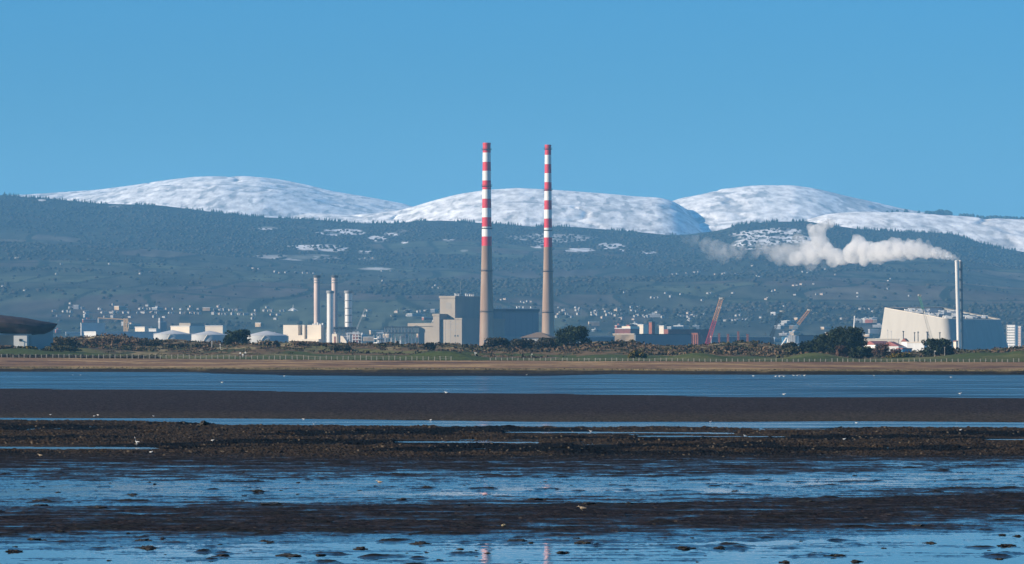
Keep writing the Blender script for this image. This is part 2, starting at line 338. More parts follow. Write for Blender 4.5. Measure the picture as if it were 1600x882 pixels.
for (xa, xb, yc, hh_) in ((790, 1150, 676, 1.2), (1000, 1230, 682, 1.0), (620, 840, 691, 1.3), (-10, 245, 700, 2.0), (900, 960, 695, .6), (1540, 1600, 687, .9), (1180, 1300, 671, .5)):
    q_ = sstep(xa - 15, xa + 15, mxp) * sstep(xb + 15, xb - 15, mxp); dd_ = np.abs(myp - yc - (mxp - xa) * .004) + 1.2 * fbm(mw / 2.5, md / 3, 2, 161)
    zt = np.where((dd_ < hh_ * q_), -.05, np.where((dd_ < hh_ + 3.5) & (q_ > .3), np.minimum(zt, .035 + .01 * grain), zt))
str_ = C2([(-60, 574), (230, 577), (330, 584.5), (450, 587), (650, 588.2), (850, 588), (950, 586), (1020, 582), (1660, 578)])
zt += sstep(str_ + .5, str_ - .8, ye) * 0.31
mc = np.zeros(md.shape + (3,)) + np.array((0.022, 0.018, 0.018))
mc = lerp3(mc, (0.038, 0.030, 0.031), flat)
mc = lerp3(mc, (0.06, 0.05, 0.038), flat * sstep(640, 652, ye) * 0.8)
mc = lerp3(mc, (0.040, 0.029, 0.019), bk)
mc = lerp3(mc, (0.008, 0.008, 0.008), bk * sstep(0.0, 0.1, fbm(mw / 10, md / 9, 5, 121) + 0.05))
mc = .75 * mc * (1 + .9 * grain[..., None].clip(-.8, 1))
mc = lerp3(mc, (0.16, 0.125, 0.08), np.clip(bk + 0.25 * pud, 0, 1) * (hsh(np.floor(mw / 0.1), np.floor(md / 0.3), 7) > 0.985))
mc = lerp3(mc, (0.014, 0.013, 0.012), pud * sstep(0.12, 0.2, lump))
mm = colmat('wet_mud', 0.75, 0.08, 5.0, 0.8, 8)
n = mm.node_tree.nodes; l = mm.node_tree.links; b = n['Principled BSDF']; at = n.new('ShaderNodeAttribute'); at.attribute_name = 'wet'
for nm_, lo_, hi_ in (('Roughness', .8, .13), ('Specular IOR Level', .03, .5)):
    q = n.new('ShaderNodeMapRange'); q.inputs[3].default_value = lo_; q.inputs[4].default_value = hi_; l.new(at.outputs['Fac'], q.inputs[0]); l.new(q.outputs[0], b.inputs[nm_])
o = grid_obj('mud_flat', mw, md, zt, mm, mc); o['kind'] = 'structure'
wet_ = pud * sstep(0.06, 0.02, zt + .05 * fbm(mw / .8, md / 1.1, 3, 141)) 
q = o.data.attributes.new('wet', 'FLOAT', 'POINT'); q.data.foreach_set('value', wet_.astype(np.float32).ravel())
wm = bpy.data.materials.new('tidal_water'); wm.use_nodes = True; n = wm.node_tree.nodes; l = wm.node_tree.links; b = n['Principled BSDF']
b.inputs['Base Color'].default_value = (0.012, 0.02, 0.028, 1); b.inputs['IOR'].default_value = 1.33; b.inputs['Specular IOR Level'].default_value = 0.5
t = n.new('ShaderNodeTexCoord'); sp = n.new('ShaderNodeSeparateXYZ'); l.new(t.outputs['Object'], sp.inputs[0])
mr = n.new('ShaderNodeMapRange'); mr.inputs[1].default_value = 110; mr.inputs[2].default_value = 420; mr.inputs[3].default_value = 0.035; mr.inputs[4].default_value = 0.30
l.new(sp.outputs['Y'], mr.inputs[0])
no = n.new('ShaderNodeTexNoise'); no.inputs['Scale'].default_value = 1.0; no.inputs['Detail'].default_value = 3
mp = n.new('ShaderNodeMapping'); mp.inputs['Scale'].default_value = (0.03, 0.12, 1); l.new(t.outputs['Object'], mp.inputs[0]); l.new(mp.outputs[0], no.inputs['Vector'])
mr2 = n.new('ShaderNodeMapRange'); mr2.inputs[1].default_value = 0.35; mr2.inputs[2].default_value = 0.65; mr2.inputs[3].default_value = 0.5; mr2.inputs[4].default_value = 1.5; l.new(no.outputs[0], mr2.inputs[0])
mu = n.new('ShaderNodeMath'); mu.operation = 'MULTIPLY'; l.new(mr.outputs[0], mu.inputs[0]); l.new(mr2.outputs[0], mu.inputs[1]); l.new(mu.outputs[0], b.inputs['Roughness'])
rn = n.new('ShaderNodeTexNoise'); rn.inputs['Scale'].default_value = 3.0; rn.inputs['Detail'].default_value = 2; l.new(t.outputs['Object'], rn.inputs['Vector'])
bp = n.new('ShaderNodeBump'); bp.inputs['Distance'].default_value = 0.003; bp.inputs['Strength'].default_value = 1; l.new(rn.outputs[0], bp.inputs['Height']); l.new(bp.outputs[0], b.inputs['Normal'])
o = tri_obj('tidal_water', [(-900, -60, 0), (900, -60, 0), (900, 1250, 0), (-900, 1250, 0)], [(0, 1, 2, 3)], wm); o['kind'] = 'structure'
# ------------------------------------------------------------------ building blocks
class MB:
    def __init__(s): s.v = []; s.f = []; s.m = []
    def add(s, vs, fs, mi=0):
        o = len(s.v); s.v += [tuple(v) for v in vs]; s.f += [tuple(o + i for i in f) for f in fs]; s.m += [mi] * len(fs)
    def box(s, x0, x1, y0, y1, z0, z1, mi=0):
        s.add([(x0, y0, z0), (x1, y0, z0), (x1, y1, z0), (x0, y1, z0), (x0, y0, z1), (x1, y0, z1), (x1, y1, z1), (x0, y1, z1)],
              [(0, 3, 2, 1), (4, 5, 6, 7), (0, 1, 5, 4), (1, 2, 6, 5), (2, 3, 7, 6), (3, 0, 4, 7)], mi)
    def tube(s, a, b, r0, r1=None, n=8, mi=0, cap=True):
        a = Vector(a); b = Vector(b); r1 = r0 if r1 is None else r1; d = (b - a).normalized()
        u = d.orthogonal().normalized(); w_ = d.cross(u)
        vs = [a + (u * math.cos(k * 2 * math.pi / n) + w_ * math.sin(k * 2 * math.pi / n)) * r0 for k in range(n)] + \
             [b + (u * math.cos(k * 2 * math.pi / n) + w_ * math.sin(k * 2 * math.pi / n)) * r1 for k in range(n)]
        fs = [(k, (k + 1) % n, n + (k + 1) % n, n + k) for k in range(n)]
        if cap: fs += [tuple(range(n - 1, -1, -1)), tuple(range(n, 2 * n))]
        s.add(vs, fs, mi)
    def lathe(s, prof, n=32, c=(0, 0), mi=0, cap=True):
        vs = []; m = len(prof)
        for r, z in prof:
            vs += [(c[0] + r * math.cos(k * 2 * math.pi / n), c[1] + r * math.sin(k * 2 * math.pi / n), z) for k in range(n)]
        fs = [(j * n + k, j * n + (k + 1) % n, (j + 1) * n + (k + 1) % n, (j + 1) * n + k) for j in range(m - 1) for k in range(n)]
        if cap: fs += [tuple(range(n - 1, -1, -1)), tuple(range((m - 1) * n, m * n))]
        s.add(vs, fs, mi)
    def prism(s, pts, y0, y1, mi=0):     # outline in x,z pushed along y
        n = len(pts)
        s.add([(p[0], y0, p[1]) for p in pts] + [(p[0], y1, p[1]) for p in pts],
              [tuple(range(n)), tuple(range(2 * n - 1, n - 1, -1))] + [(k, n + k, n + (k + 1) % n, (k + 1) % n) for k in range(n)], mi)
    def build(s, name, m, parent=None, smooth=False):
        me = bpy.data.meshes.new(name); me.from_pydata(s.v, [], s.f); me.update()
        o = link(name, me, m, parent)
        if isinstance(m, (list, tuple)) and len(m) > 1: me.polygons.foreach_set('material_index', s.m)
        bm = bmesh.new(); bm.from_mesh(me); bmesh.ops.recalc_face_normals(bm, faces=bm.faces); bm.to_mesh(me); bm.free()
        if smooth:
            me.polygons.foreach_set('use_smooth', [True] * len(me.polygons))
            try: me.set_sharp_from_angle(angle=math.radians(40))
            except Exception: pass
        return o
def thing(name, label, cat, loc, rz=0, group=None):
    o = bpy.data.objects.new(name, None); COL.objects.link(o); o.location = loc; o.rotation_euler = (0, 0, rz); o.empty_display_size = 1
    return tag(o, label, cat, group)
def part(name, f, m, parent, smooth=False, label=None):
    b = MB(); f(b); o = b.build(name, m, parent, smooth)
    if label: o['label'] = label
    return o
def bx(name, a, m, parent, label=None): return part(name, lambda b: b.box(*a), m, parent, label=label)
def copy_tree(o, parent=None):
    c = o.copy(); COL.objects.link(c)
    if parent is not None: c.parent = parent
    for ch in list(o.children): copy_tree(ch, c)
    return c
G0 = 3.6                                   # level of the port and the town in front of the hills
white = mat('painted_white', (0.78, 0.78, 0.76), 0.5, c2=(0.66, 0.66, 0.64), scale=0.2, stretch=(1, 1, 0.1))
red = mat('painted_red', (0.62, 0.035, 0.05), 0.5, c2=(0.5, 0.03, 0.045), scale=0.08, stretch=(1, 1, 0.2))
conc = mat('chimney_concrete', (0.24, 0.16, 0.115), 0.85, c2=(0.40, 0.315, 0.24), scale=0.10, stretch=(1, 1, 0.12), detail=8, lo=0.35, hi=0.65)
beige = mat('beige_cladding', (0.32, 0.285, 0.235), 0.7, c2=(0.28, 0.25, 0.21), scale=0.08, stretch=(1, 1, 0.3))
cream = mat('cream_cladding', (0.72, 0.64, 0.52), 0.7, c2=(0.67, 0.59, 0.48), scale=0.06)
darkm = mat('dark_steel', (0.06, 0.07, 0.08), 0.6)
greym = mat('grey_metal', (0.30, 0.31, 0.32), 0.5, c2=(0.24, 0.25, 0.26), scale=0.1)
lgrey = mat('light_grey_metal', (0.55, 0.56, 0.56), 0.45, c2=(0.48, 0.49, 0.49), scale=0.08)
silver = mat('silver_flue', (0.72, 0.70, 0.66), 0.35, c2=(0.6, 0.58, 0.55), scale=0.3, metal=0.3, stretch=(1, 1, 0.1))
pinkc = mat('pinkish_flue', (0.58, 0.47, 0.42), 0.6, c2=(0.48, 0.39, 0.35), scale=0.2, stretch=(1, 1, 0.2))
brick = mat('brick_red', (0.30, 0.10, 0.065), 0.85, c2=(0.22, 0.08, 0.05), scale=0.2)
rust = mat('rusty_roof', (0.20, 0.07, 0.05), 0.8, c2=(0.13, 0.055, 0.045), scale=0.1)
tan = mat('tan_wall', (0.42, 0.32, 0.21), 0.85, c2=(0.22, 0.17, 0.12), scale=0.08, lo=0.42, hi=0.58)
glassm = mat('dark_glazing', (0.04, 0.06, 0.08), 0.15, spec=0.5)
sheet = mat('blue_grey_sheeting', (0.16, 0.19, 0.22), 0.6, c2=(0.13, 0.155, 0.18), scale=0.05)
redm = mat('crane_red', (0.55, 0.05, 0.05), 0.5); orm = mat('crane_orange', (0.65, 0.33, 0.14), 0.5); grm = mat('crane_green', (0.10, 0.35, 0.18), 0.5)
crm = mat('crane_cream', (0.65, 0.6, 0.5), 0.5); blum = mat('crane_blue', (0.08, 0.25, 0.4), 0.5)
redroof = mat('red_roof_tiles', (0.34, 0.11, 0.09), 0.8, c2=(0.27, 0.09, 0.075), scale=0.1)
wood_m = mat('weathered_post', (0.40, 0.38, 0.33), 0.9, c2=(0.28, 0.26, 0.22), scale=1.5)
barkm = mat('bark', (0.06, 0.045, 0.035), 0.9)

# corner building: corner at photo column xc, lit left face wl columns wide, shaded right face wr columns wide
class Corner:
    def __init__(s, name, label, cat, xc, D, a=30, group=None):
        s.D = D; s.a = math.radians(a); s.xc = xc
        s.t = thing(name, label, cat, (X(xc, D), D, G0), -s.a, group)
    def L(s, wl): return wl / F * s.D / math.cos(s.a)
    def R(s, wr): return wr / F * s.D / math.sin(s.a)
    def z(s, y): return Z(y, s.D) - G0
    def q(s, xc2, wl):  # local x range of something on the left face, from photo column
        return (xc2 - s.xc) / F * s.D / math.cos(s.a)
    def r(s, x): return (x - s.xc) / F * s.D / math.sin(s.a)

# ------------------------------------------------------------------ the two striped chimneys
def stack(label, xc, D, ytop, wt, wm_, wb, bands, plats, yb=556):
    t = thing('power_station_chimney', label, 'chimney', (X(xc, D), D, G0), 0)
    zz = lambda y: Z(y, D) - G0
    px = F / D
    def rad(y):  # shaft radius by photo row
        ym = bands[-1]
        return (wt + (wm_ - wt) * (y - ytop) / (ym - ytop) if y < ym else wm_ + (wb - wm_) * (y - ym) / (yb - ym)) / 2 / px
    part('concrete_shaft', lambda b: b.lathe([(rad(y), zz(y)) for y in np.linspace(yb, bands[-1], 9)], 48), conc, t, True)
    for i in range(len(bands) - 1):
        a, c = bands[i + 1], bands[i]
        part('red_band' if i % 2 == 0 else 'white_band', lambda b: b.lathe([(rad(a), zz(a)), (rad(c), zz(c))], 48), red if i % 2 == 0 else white, t, True)
    part('flue_lip', lambda b: b.lathe([(rad(ytop) + 0.15, zz(ytop) - 1.6), (rad(ytop) + 0.25, zz(ytop) - 0.1), (rad(ytop) + 0.15, zz(ytop) + 0.3), (rad(ytop) * 0.7, zz(ytop) + 0.35)], 40), red, t, True)
    for y in plats:
        z0 = zz(y); r0 = rad(y)
        def pf(b):
            b.lathe([(r0 + 0.02, z0 - 0.9), (r0 + 1.1, z0 - 0.15), (r0 + 1.1, z0 + 0.05), (r0 + 0.02, z0 + 0.05)], 24, cap=False)
            for k in range(16):
                c, s_ = math.cos(k * math.pi / 8), math.sin(k * math.pi / 8)
                b.tube(((r0 + 1.05) * c, (r0 + 1.05) * s_, z0), ((r0 + 1.05) * c, (r0 + 1.05) * s_, z0 + 1.3), 0.07, n=4)
        pl_ = part('access_platform', pf, darkm, t)
        part('handrail', lambda b: b.lathe([(r0 + 1.12, z0 + 1.2), (r0 + 1.12, z0 + 1.35), (r0 + 1.0, z0 + 1.35), (r0 + 1.0, z0 + 1.2)], 24, cap=False), darkm, pl_)
    return t
t = stack('thicker red and white striped chimney, left one of the pair, beside the tall boiler house', 760.5, 3697, 224, 12, 15.6, 24, [224, 239, 253.5, 267.5, 282.5, 296.5, 311, 325.5, 340, 354.5, 370, 384.5], [234, 291, 357, 423, 487])
part('doorway', lambda b: b.box(-2.6, -1.4, -7.25, -6.2, 2, 16), darkm, t)
stack('slimmer red and white striped chimney, right one of the pair, behind the dark bushes', 856.3, 3790, 227, 9.6, 13, 21.5, [227, 242.5, 257, 271, 285, 299, 313.5, 328, 342, 356.5, 371.5, 386.5], [233, 297, 360, 424, 488])

# ------------------------------------------------------------------ main station building
B1 = Corner('boiler_house', 'tall grey and beige boiler house of stacked blocks left of the striped chimneys', 'power station', 711, 3800)
z = B1.z
bx('tower_block', (-B1.L(24), 0, 0, B1.R(50), 0, z(466)), beige, B1.t)
bx('parapet', (-B1.L(25), 0.6, -0.6, B1.R(50), z(466), z(462.7)), beige, B1.t)
for x_ in (713, 716, 719, 732, 735, 739, 742, 745):
    def vents(b):
        r_ = 4 + (x_ - 711) * 1.1; b.tube((-3, r_, z(463)), (-3, r_, z(463) + 2.2), 1.0, n=10); b.tube((-3, r_, z(463) + 2.2), (-3, r_, z(463) + 2.7), 1.5, 1.2, n=10)
    part('roof_vent', vents, lgrey, B1.t)
part('lightning_mast', lambda b: b.tube((-2, 14, z(463)), (-2, 14, z(440)), 0.15, n=5), greym, B1.t)
def louv(b):
    for k in range(5): b.box(-B1.L(14), -B1.L(6), -0.25, -0.02, z(483 - k * 2.2), z(482.2 - k * 2.2))
part('louvres', louv, greym, B1.t)
Q1 = lambda x_, _0: B1.q(x_, 0) + 6.93
# wide lower block in front
dy = -12
bx('lower_block', (Q1(687.5, 0) , Q1(722, 0), dy, B1.R(62), 0, z(500)), beige, B1.t)
bx('lower_parapet', (Q1(711, 0), Q1(722, 0) + 0.5, dy - 0.5, B1.R(62), z(500), z(497.5)), beige, B1.t)
for x_ in (710.5, 714.8): bx('window', (Q1(x_, 0), Q1(x_, 0) + 1.4, dy - 0.15, dy - 0.02, z(526.5), z(524)), glassm, B1.t)
def seams(b):
    for x_ in (696, 704, 712): b.box(Q1(x_, 0), Q1(x_, 0) + 0.25, dy - 0.12, dy - 0.02, 1, z(501))
    for y_ in (507, 516): b.box(Q1(688, 0), Q1(721.8, 0), dy - 0.12, dy - 0.02, z(y_), z(y_) + 0.25)
part('panel_seams', seams, greym, B1.t)
bx('stair_tower', (Q1(679, 0), Q1(689, 0), dy - 3, 16, 0, z(494)), cream if 0 else beige, B1.t)
bx('stair_tower_cap', (Q1(678, 0), Q1(689.5, 0), dy - 3.5, 16.5, z(494), z(490.8)), beige, B1.t)
bx('annex_wall', (Q1(655, 0), Q1(679, 0), dy - 1, 10, 0, z(510)), beige, B1.t)
bx('annex_roof', (Q1(638, 0), Q1(678.6, 0), dy - 2, 11, z(510), z(505.2)), beige, B1.t)
for x_, y_ in ((665, 500), (676, 495)):
    part('roof_mast', lambda b: (b.tube((Q1(x_, 0), 0, z(505)), (Q1(x_, 0) + 1.2, 0, z(y_)), 0.3, n=5), b.tube((Q1(x_, 0) + 3, 0, z(505)), (Q1(x_, 0) + 1.2, 0, z(y_)), 0.3, n=5)), white, B1.t)
# steel frame
fr = thing('steel_frame', 'open two storey steel frame with pipes and tanks left of the beige annex', 'steel frame', (X(628, 3700), 3700, G0), 0.05)
fx_ = lambda x_: X(x_, 3700) - X(628, 3700); fz = lambda y_: Z(y_, 3700) - G0
def cols(b):
    for k in range(11):
        for yy in (0, 14): b.box(fx_(601 + 5.3 * k) - 0.25, fx_(601 + 5.3 * k) + 0.25, yy - 0.25, yy + 0.25, 0, fz(512))
part('columns', cols, greym, fr)
def beams(b):
    for y_, hh_ in ((512, 0.9), (521.5, 1.1)):
        for yy in (0, 14): b.box(fx_(600), fx_(655), yy - 0.4, yy + 0.4, fz(y_) - 0.02, fz(y_) + hh_)
        for k in range(11): b.box(fx_(601 + 5.3 * k) - 0.3, fx_(601 + 5.3 * k) + 0.3, 0.4, 13.6, fz(y_), fz(y_) + 0.6)
part('beams', beams, darkm, fr)
def trn(b):
    for k in range(10): b.tube((fx_(601 + 5.3 * k), -0.1, fz(521)), (fx_(603.6 + 5.3 * k), -0.1, fz(513)), 0.15, n=4); b.tube((fx_(603.6 + 5.3 * k), -0.1, fz(513)), (fx_(606.3 + 5.3 * k), -0.1, fz(521)), 0.15, n=4)
part('bracing', trn, greym, fr)
for x_ in (602, 612, 618, 626, 634, 638, 644, 649): part('vessel', lambda b: b.lathe([(0.6, 0), (0.7, 0.5), (0.7, fz(528 - (x_ % 4))), (0.2, fz(527 - (x_ % 4)))], 10, (fx_(x_), 5)), lgrey, fr, True)
sc2 = thing('scaffold_block', 'small pale scaffolded concrete frame at the left end of the steel frame', 'building frame', (X(594, 3760), 3760, G0), 0.4)
def scf(b):
    for i in range(4):
        b.box(-5, 5, -5, 5, 5 + i * 4.1, 5.6 + i * 4.1)
        for k in range(4): 
            for yy in (-4.8, 4.6): b.box(-4.9 + k * 3.1, -4.5 + k * 3.1, yy, yy + 0.3, 5.6 + i * 4.1, 9.1 + i * 4.1)
    b.box(-5, 5, -5, 5, 0, 1)
part('floors', scf, white, sc2)
bx('core', (-2, 2, -2, 2, 0, 20), greym, sc2)
# turbine hall to the right
B2 = Corner('turbine_hall', 'low wide blue grey hall in shade between the two striped chimneys', 'power station', 772, 3850, 60)
z = B2.z
bx('hall_wall', (-B2.L(8), 0, 0, B2.R(70), 0, z(487)), sheet, B2.t)
bx('roof_slab', (-B2.L(8) - .6, 1.0, -0.8, B2.R(70.8), z(487), z(483)), darkm, B2.t)
bx('roof_edge', (-B2.L(8) - .7, 1.15, -0.9, B2.R(71), z(483), z(482)), lgrey, B2.t)
pale = mat('pale_cladding', (0.22, 0.24, 0.26), 0.6)
bx('wall_panel', (0.01, 0.3, B2.R(13), B2.R(69), z(527), z(489)), pale, B2.t)
def pj(b):
    for x_ in range(787, 841, 9): b.box(0.3, 0.42, B2.r(x_), B2.r(x_) + 0.3, z(527), z(489))
part('panel_joints', pj, sheet, B2.t)
bx('skirt_building', (0.5, 8, B2.R(2), B2.R(74), 0, z(526)), greym, B2.t)
for x_ in (780, 784, 797, 810, 814, 820, 832): part('roof_vent', lambda b: (b.tube((-3, B2.r(x_), z(482)), (-3, B2.r(x_), z(479.5)), 0.6, n=8), b.tube((-3, B2.r(x_), z(479.5)), (-3, B2.r(x_), z(479)), 0.9, n=8)), white, B2.t)
# hipped roof shed behind the pines
hs = thing('hipped_shed', 'low brown shed with a hipped roof just left of the right striped chimney foot', 'shed', (X(842, 2600), 2600, G0), -0.3)
zz_ = lambda y_: Z(y_, 2600) - G0
bx('wall', (-10, 10, -8, 8, 0, zz_(528)), greym, hs)
part('roof', lambda b: b.add([(-11.5, -9, zz_(528)), (11.5, -9, zz_(528)), (11.5, 9, zz_(528)), (-11.5, 9, zz_(528)), (-1.5, 0, zz_(519.5)), (1.5, 0, zz_(519.5))], [(0, 1, 5, 4), (1, 2, 5), (2, 3, 4, 5), (3, 0, 4), (3, 2, 1, 0)]), mat('brown_roof', (0.16, 0.12, 0.09), 0.9), hs)

# ------------------------------------------------------------------ cream plant with four flues
B3 = Corner('cream_plant', 'cream boxy generating plant below the four slim grey flues', 'power plant', 502, 3800, 22)
z = B3.z
bx('left_block', (B3.q(441, 0), B3.q(465, 0), 0, 26, z(525), z(508)), cream, B3.t)
bx('left_base', (B3.q(450, 0), B3.q(473, 0), -0.4, 26, 0, z(524)), cream, B3.t)
bx('recess_wall', (B3.q(465, 0), B3.q(472, 0), 8, 26, z(524), z(509.5)), sheet, B3.t)
bx('middle_fin', (B3.q(472, 0), B3.q(475.5, 0), -0.6, 24, 0, z(508)), cream, B3.t)
bx('dark_slot', (B3.q(475.5, 0), B3.q(480, 0), 3, 24, 0, z(508.6)), greym, B3.t)
bx('right_block', (B3.q(480, 0), 0, -0.6, B3.R(4), 0, z(508)), cream, B3.t)
bx('porch', (B3.q(475, 0), B3.q(503, 0), -8, -0.8, 0, z(530)), cream, B3.t)
for i, x_ in enumerate((485, 488, 492, 496, 500)): part('rooftop_unit', lambda b: b.box(B3.q(x_, 0), B3.q(x_, 0) + 1.4, 4, 6, z(508), z(506 - (i % 3))), lgrey, B3.t)
def flue(label, xc, D, yt, yb, wpx, m, rings, dark_top=0):
    t = thing('flue_stack', label, 'flue', (X(xc, D), D, G0), 0, 'four slim flues of the cream plant')
    r0 = wpx / 2 / F * D; z = lambda y: Z(y, D) - G0
    part('shaft', lambda b: b.lathe([(r0 * 1.02, z(yb)), (r0, z(yt))], 28), m, t, True)
    part('top_collar', lambda b: (b.lathe([(r0 * 1.05, z(yt) - 2.5), (r0 * 1.18, z(yt) - 1.5), (r0 * 1.18, z(yt) + 0.2), (r0 * 0.8, z(yt) + 0.3)], 28)), darkm if dark_top else greym, t, True)
    for y_ in rings: part('stiffening_ring', lambda b: b.lathe([(r0 * 1.03, z(y_) - 0.5), (r0 * 1.12, z(y_) - 0.3), (r0 * 1.12, z(y_) + 0.3), (r0 * 1.03, z(y_) + 0.5)], 28, cap=False), greym, t)
    return t
flue('tall pinkish flue at the far left above the cream plant', 495.3, 3900, 431, 556, 9.6, pinkc, [434, 438, 442], 1)
flue('tall pinkish flue partly hidden behind the shorter silver one', 523, 3950, 431, 556, 9.8, pinkc, [434, 438, 442], 1)
flue('shorter plain silver flue in front of the second pinkish flue', 516, 3780, 455, 556, 10.6, silver, [457])
flue('shorter banded silver flue, rightmost of the four above the cream plant', 544.5, 3800, 455, 556, 11.4, silver, [457, 470, 482, 493, 504])
ut = thing('flue_platform', 'dark raised duct platform joining the two silver flues', 'platform', (X(530, 3790), 3790, G0), 0)
ux = lambda x_: X(x_, 3790) - X(530, 3790); uz = lambda y_: Z(y_, 3790) - G0
bx('deck', (ux(508), ux(556), 4.5, 10, uz(515), uz(511)), darkm, ut)
def tr2(b):
    for k in range(8):
        b.tube((ux(510 + k * 6), 4.3, uz(518)), (ux(513 + k * 6), 4.3, uz(511)), 0.25, n=4); b.tube((ux(513 + k * 6), 4.3, uz(511)), (ux(516 + k * 6), 4.3, uz(518)), 0.25, n=4)
    b.box(ux(508), ux(557), 4, 4.6, uz(518.4), uz(517.6))
part('truss', tr2, darkm, ut)
def leg2(b):
    for x_ in (509, 513, 527, 535, 550, 556): b.box(ux(x_) - .35, ux(x_) + .35, 5, 5.7, 0, uz(515))
part('supports', leg2, greym, ut)
part('pipes', lambda b: [b.tube((ux(x_), 3.4, 0), (ux(x_), 3.4, uz(y_)), 0.55, n=8) for x_, y_ in ((511, 513), (514.5, 517), (519, 521), (524, 519))], silver, ut, True)
B4 = Corner('plant_sheds', 'pair of low cream sheds with sloping tops right of the silver flues', 'shed', 526, 3700, 20)
z = B4.z
bx('shed_wall', (B4.q(518.5, 0), 0, 0, B4.R(4), 0, z(522)), cream, B4.t)
bx('shed_door', (-B4.L(4), -B4.L(1.6), -0.2, -0.02, 1, z(526)), brick, B4.t)
part('sloping_shed', lambda b: b.prism([(B4.q(532, 0), 0), (B4.q(541.5, 0), 0), (B4.q(541.5, 0), z(534)), (B4.q(536, 0), z(526)), (B4.q(532, 0), z(525))], 0, 9), cream, B4.t)
def pipesf(b):
    for k, x_ in enumerate((542, 545, 549, 553, 557, 561)):
        b.tube((B4.q(x_, 0), 2 + k, 0), (B4.q(x_, 0), 2 + k, z(522 + (k % 3))), 0.5, n=7)
    for y_ in (521, 526, 531): b.tube((B4.q(538, 0), 4, z(y_)), (B4.q(561, 0), 4, z(y_)), 0.35, n=6)
part('pipe_rack', pipesf, lgrey, B4.t, True)
bx('rust_unit', (B4.q(545, 0), B4.q(556, 0), 9, 14, 0, z(523)), rust, B4.t)

# ------------------------------------------------------------------ storage tanks
tankm = mat('tank_wall', (0.44, 0.45, 0.45), 0.6, c2=(0.40, 0.41, 0.41), scale=0.1); tankr = mat('tank_roof', (0.50, 0.51, 0.52), 0.55, c2=(0.45, 0.46, 0.47), scale=0.1)
def tank(label, x0, x1, yapex, yeave, D, stair=0):
    xc = (x0 + x1) / 2; r0 = (x1 - x0) / 2 / F * D; t = thing('storage_tank', label, 'storage tank', (X(xc, D), D, G0), 0, 'cone roofed storage tanks')
    ze = Z(yeave, D) - G0; za_ = Z(yapex, D) - G0
    part('shell', lambda b: b.lathe([(r0, 0), (r0, ze)], 64), tankm, t, True)
    part('cone_roof', lambda b: b.lathe([(r0 + 0.15, ze), (r0 + 0.15, ze + 0.3), (r0 * 0.5, (ze + za_) / 2 + .3), (0.3, za_)], 64), tankr, t, True)
    part('rim_rail', lambda b: b.lathe([(r0 + .2, ze + .9), (r0 + .2, ze + 1.1), (r0 + .1, ze + 1.1), (r0 + .1, ze + .9)], 48, cap=False), lgrey, t)
    def st(b):
        for k in range(14):
            a = -2.3 + k * 0.05; b.tube(((r0 + .5) * math.cos(a), (r0 + .5) * math.sin(a), ze * k / 14), ((r0 + .5) * math.cos(a + .05), (r0 + .5) * math.sin(a + .05), ze * (k + 1) / 14), .35, n=5)
    part('spiral_stair', st, crm, t)
    return t
tank('cone roofed grey storage tank, leftmost of three in a row behind the dunes', 240, 299, 516, 523, 3700)
tank('cone roofed grey storage tank in the middle, half hidden by a dark pine', 298, 356, 517, 524, 3780)
tank('cone roofed grey storage tank at the right end, beside the cream plant', 384, 449, 517, 525, 3600)

# ------------------------------------------------------------------ generic low sheds
def shed(name, label, cat, xl, xc, xr, yt, D, m, roof=None, a=30, ridge_y=None, wins=0, group=None, extra=None):
    c = Corner(name, label, cat, xc, D, a, group); z = c.z
    L_, R2 = max(c.L(xc - xl), 3), max(c.R(xr - xc), 3)
    bx('wall', (-L_, 0, 0, R2, 0, z(yt)), m, c.t)
    rm = roof or lgrey
    if ridge_y is None: bx('roof', (-L_ - .3, .3, -.3, R2 + .3, z(yt), z(yt) + 0.9), rm, c.t)
    else: part('roof', lambda b: b.add([(-L_ - .4, -.4, z(yt)), (.4, -.4, z(yt)), (.4, R2 + .4, z(yt)), (-L_ - .4, R2 + .4, z(yt)), (-L_ / 2, -.4, z(ridge_y)), (-L_ / 2, R2 + .4, z(ridge_y))],
                                       [(0, 1, 4), (2, 3, 5), (0, 4, 5, 3), (1, 2, 5, 4), (0, 3, 2, 1)]), rm, c.t)
    for k in range(wins):
        u = -L_ * (k + 0.7) / (wins + 0.4); bx('window', (u, u + L_ / (wins * 2.2), -0.18, -0.02, z(yt) * 0.45, z(yt) * 0.72), glassm, c.t)
    if extra: extra(c, L_, R2)
    return c
shed('grey_warehouse', 'grey flat roofed warehouse under the yellow gantry crane at left', 'warehouse', 126, 127, 163, 506, 4300, lgrey, roof=lgrey, a=70)
shed('long_depot', 'long pale depot with a shallow roof, left of the storage tanks', 'depot', 127, 150, 239, 519.5, 3900, lgrey, roof=lgrey, a=60)
shed('concrete_silo', 'dark grey concrete tower above the low yard buildings at left', 'tower', 247, 250, 260, 504, 4500, greym, a=55, extra=lambda c, L_, R2: bx('head_house', (-L_, 0, 0, R2 * .45, c.z(504) + .9, c.z(497)), greym, c.t))
shed('yard_office', 'small cream yard office left of the dark grey tower', 'office', 210, 226, 236, 512, 4300, cream, wins=3)
shed('yard_store', 'low cream store beside the dark grey tower', 'store', 232, 244, 250, 515, 4200, lgrey, wins=2)
shed('window_block', 'low cream block with a row of square windows behind the middle tank', 'office block', 320, 348, 352, 510, 4300, cream, wins=6, a=15)
shed('long_offices', 'long two level office building behind the left tank', 'office block', 265, 296, 316, 510.5, 4350, cream, wins=6, roof=lgrey, extra=lambda c, L_, R2: bx('upper_floor', (-L_ * .6, 0, 2, R2, c.z(510.5) + .9, c.z(505)), beige, c.t))
shed('blue_shed', 'flat blue grey shed partly behind the big pine bush', 'shed', 905, 908, 961, 527, 3600, sheet, roof=lgrey, a=65)
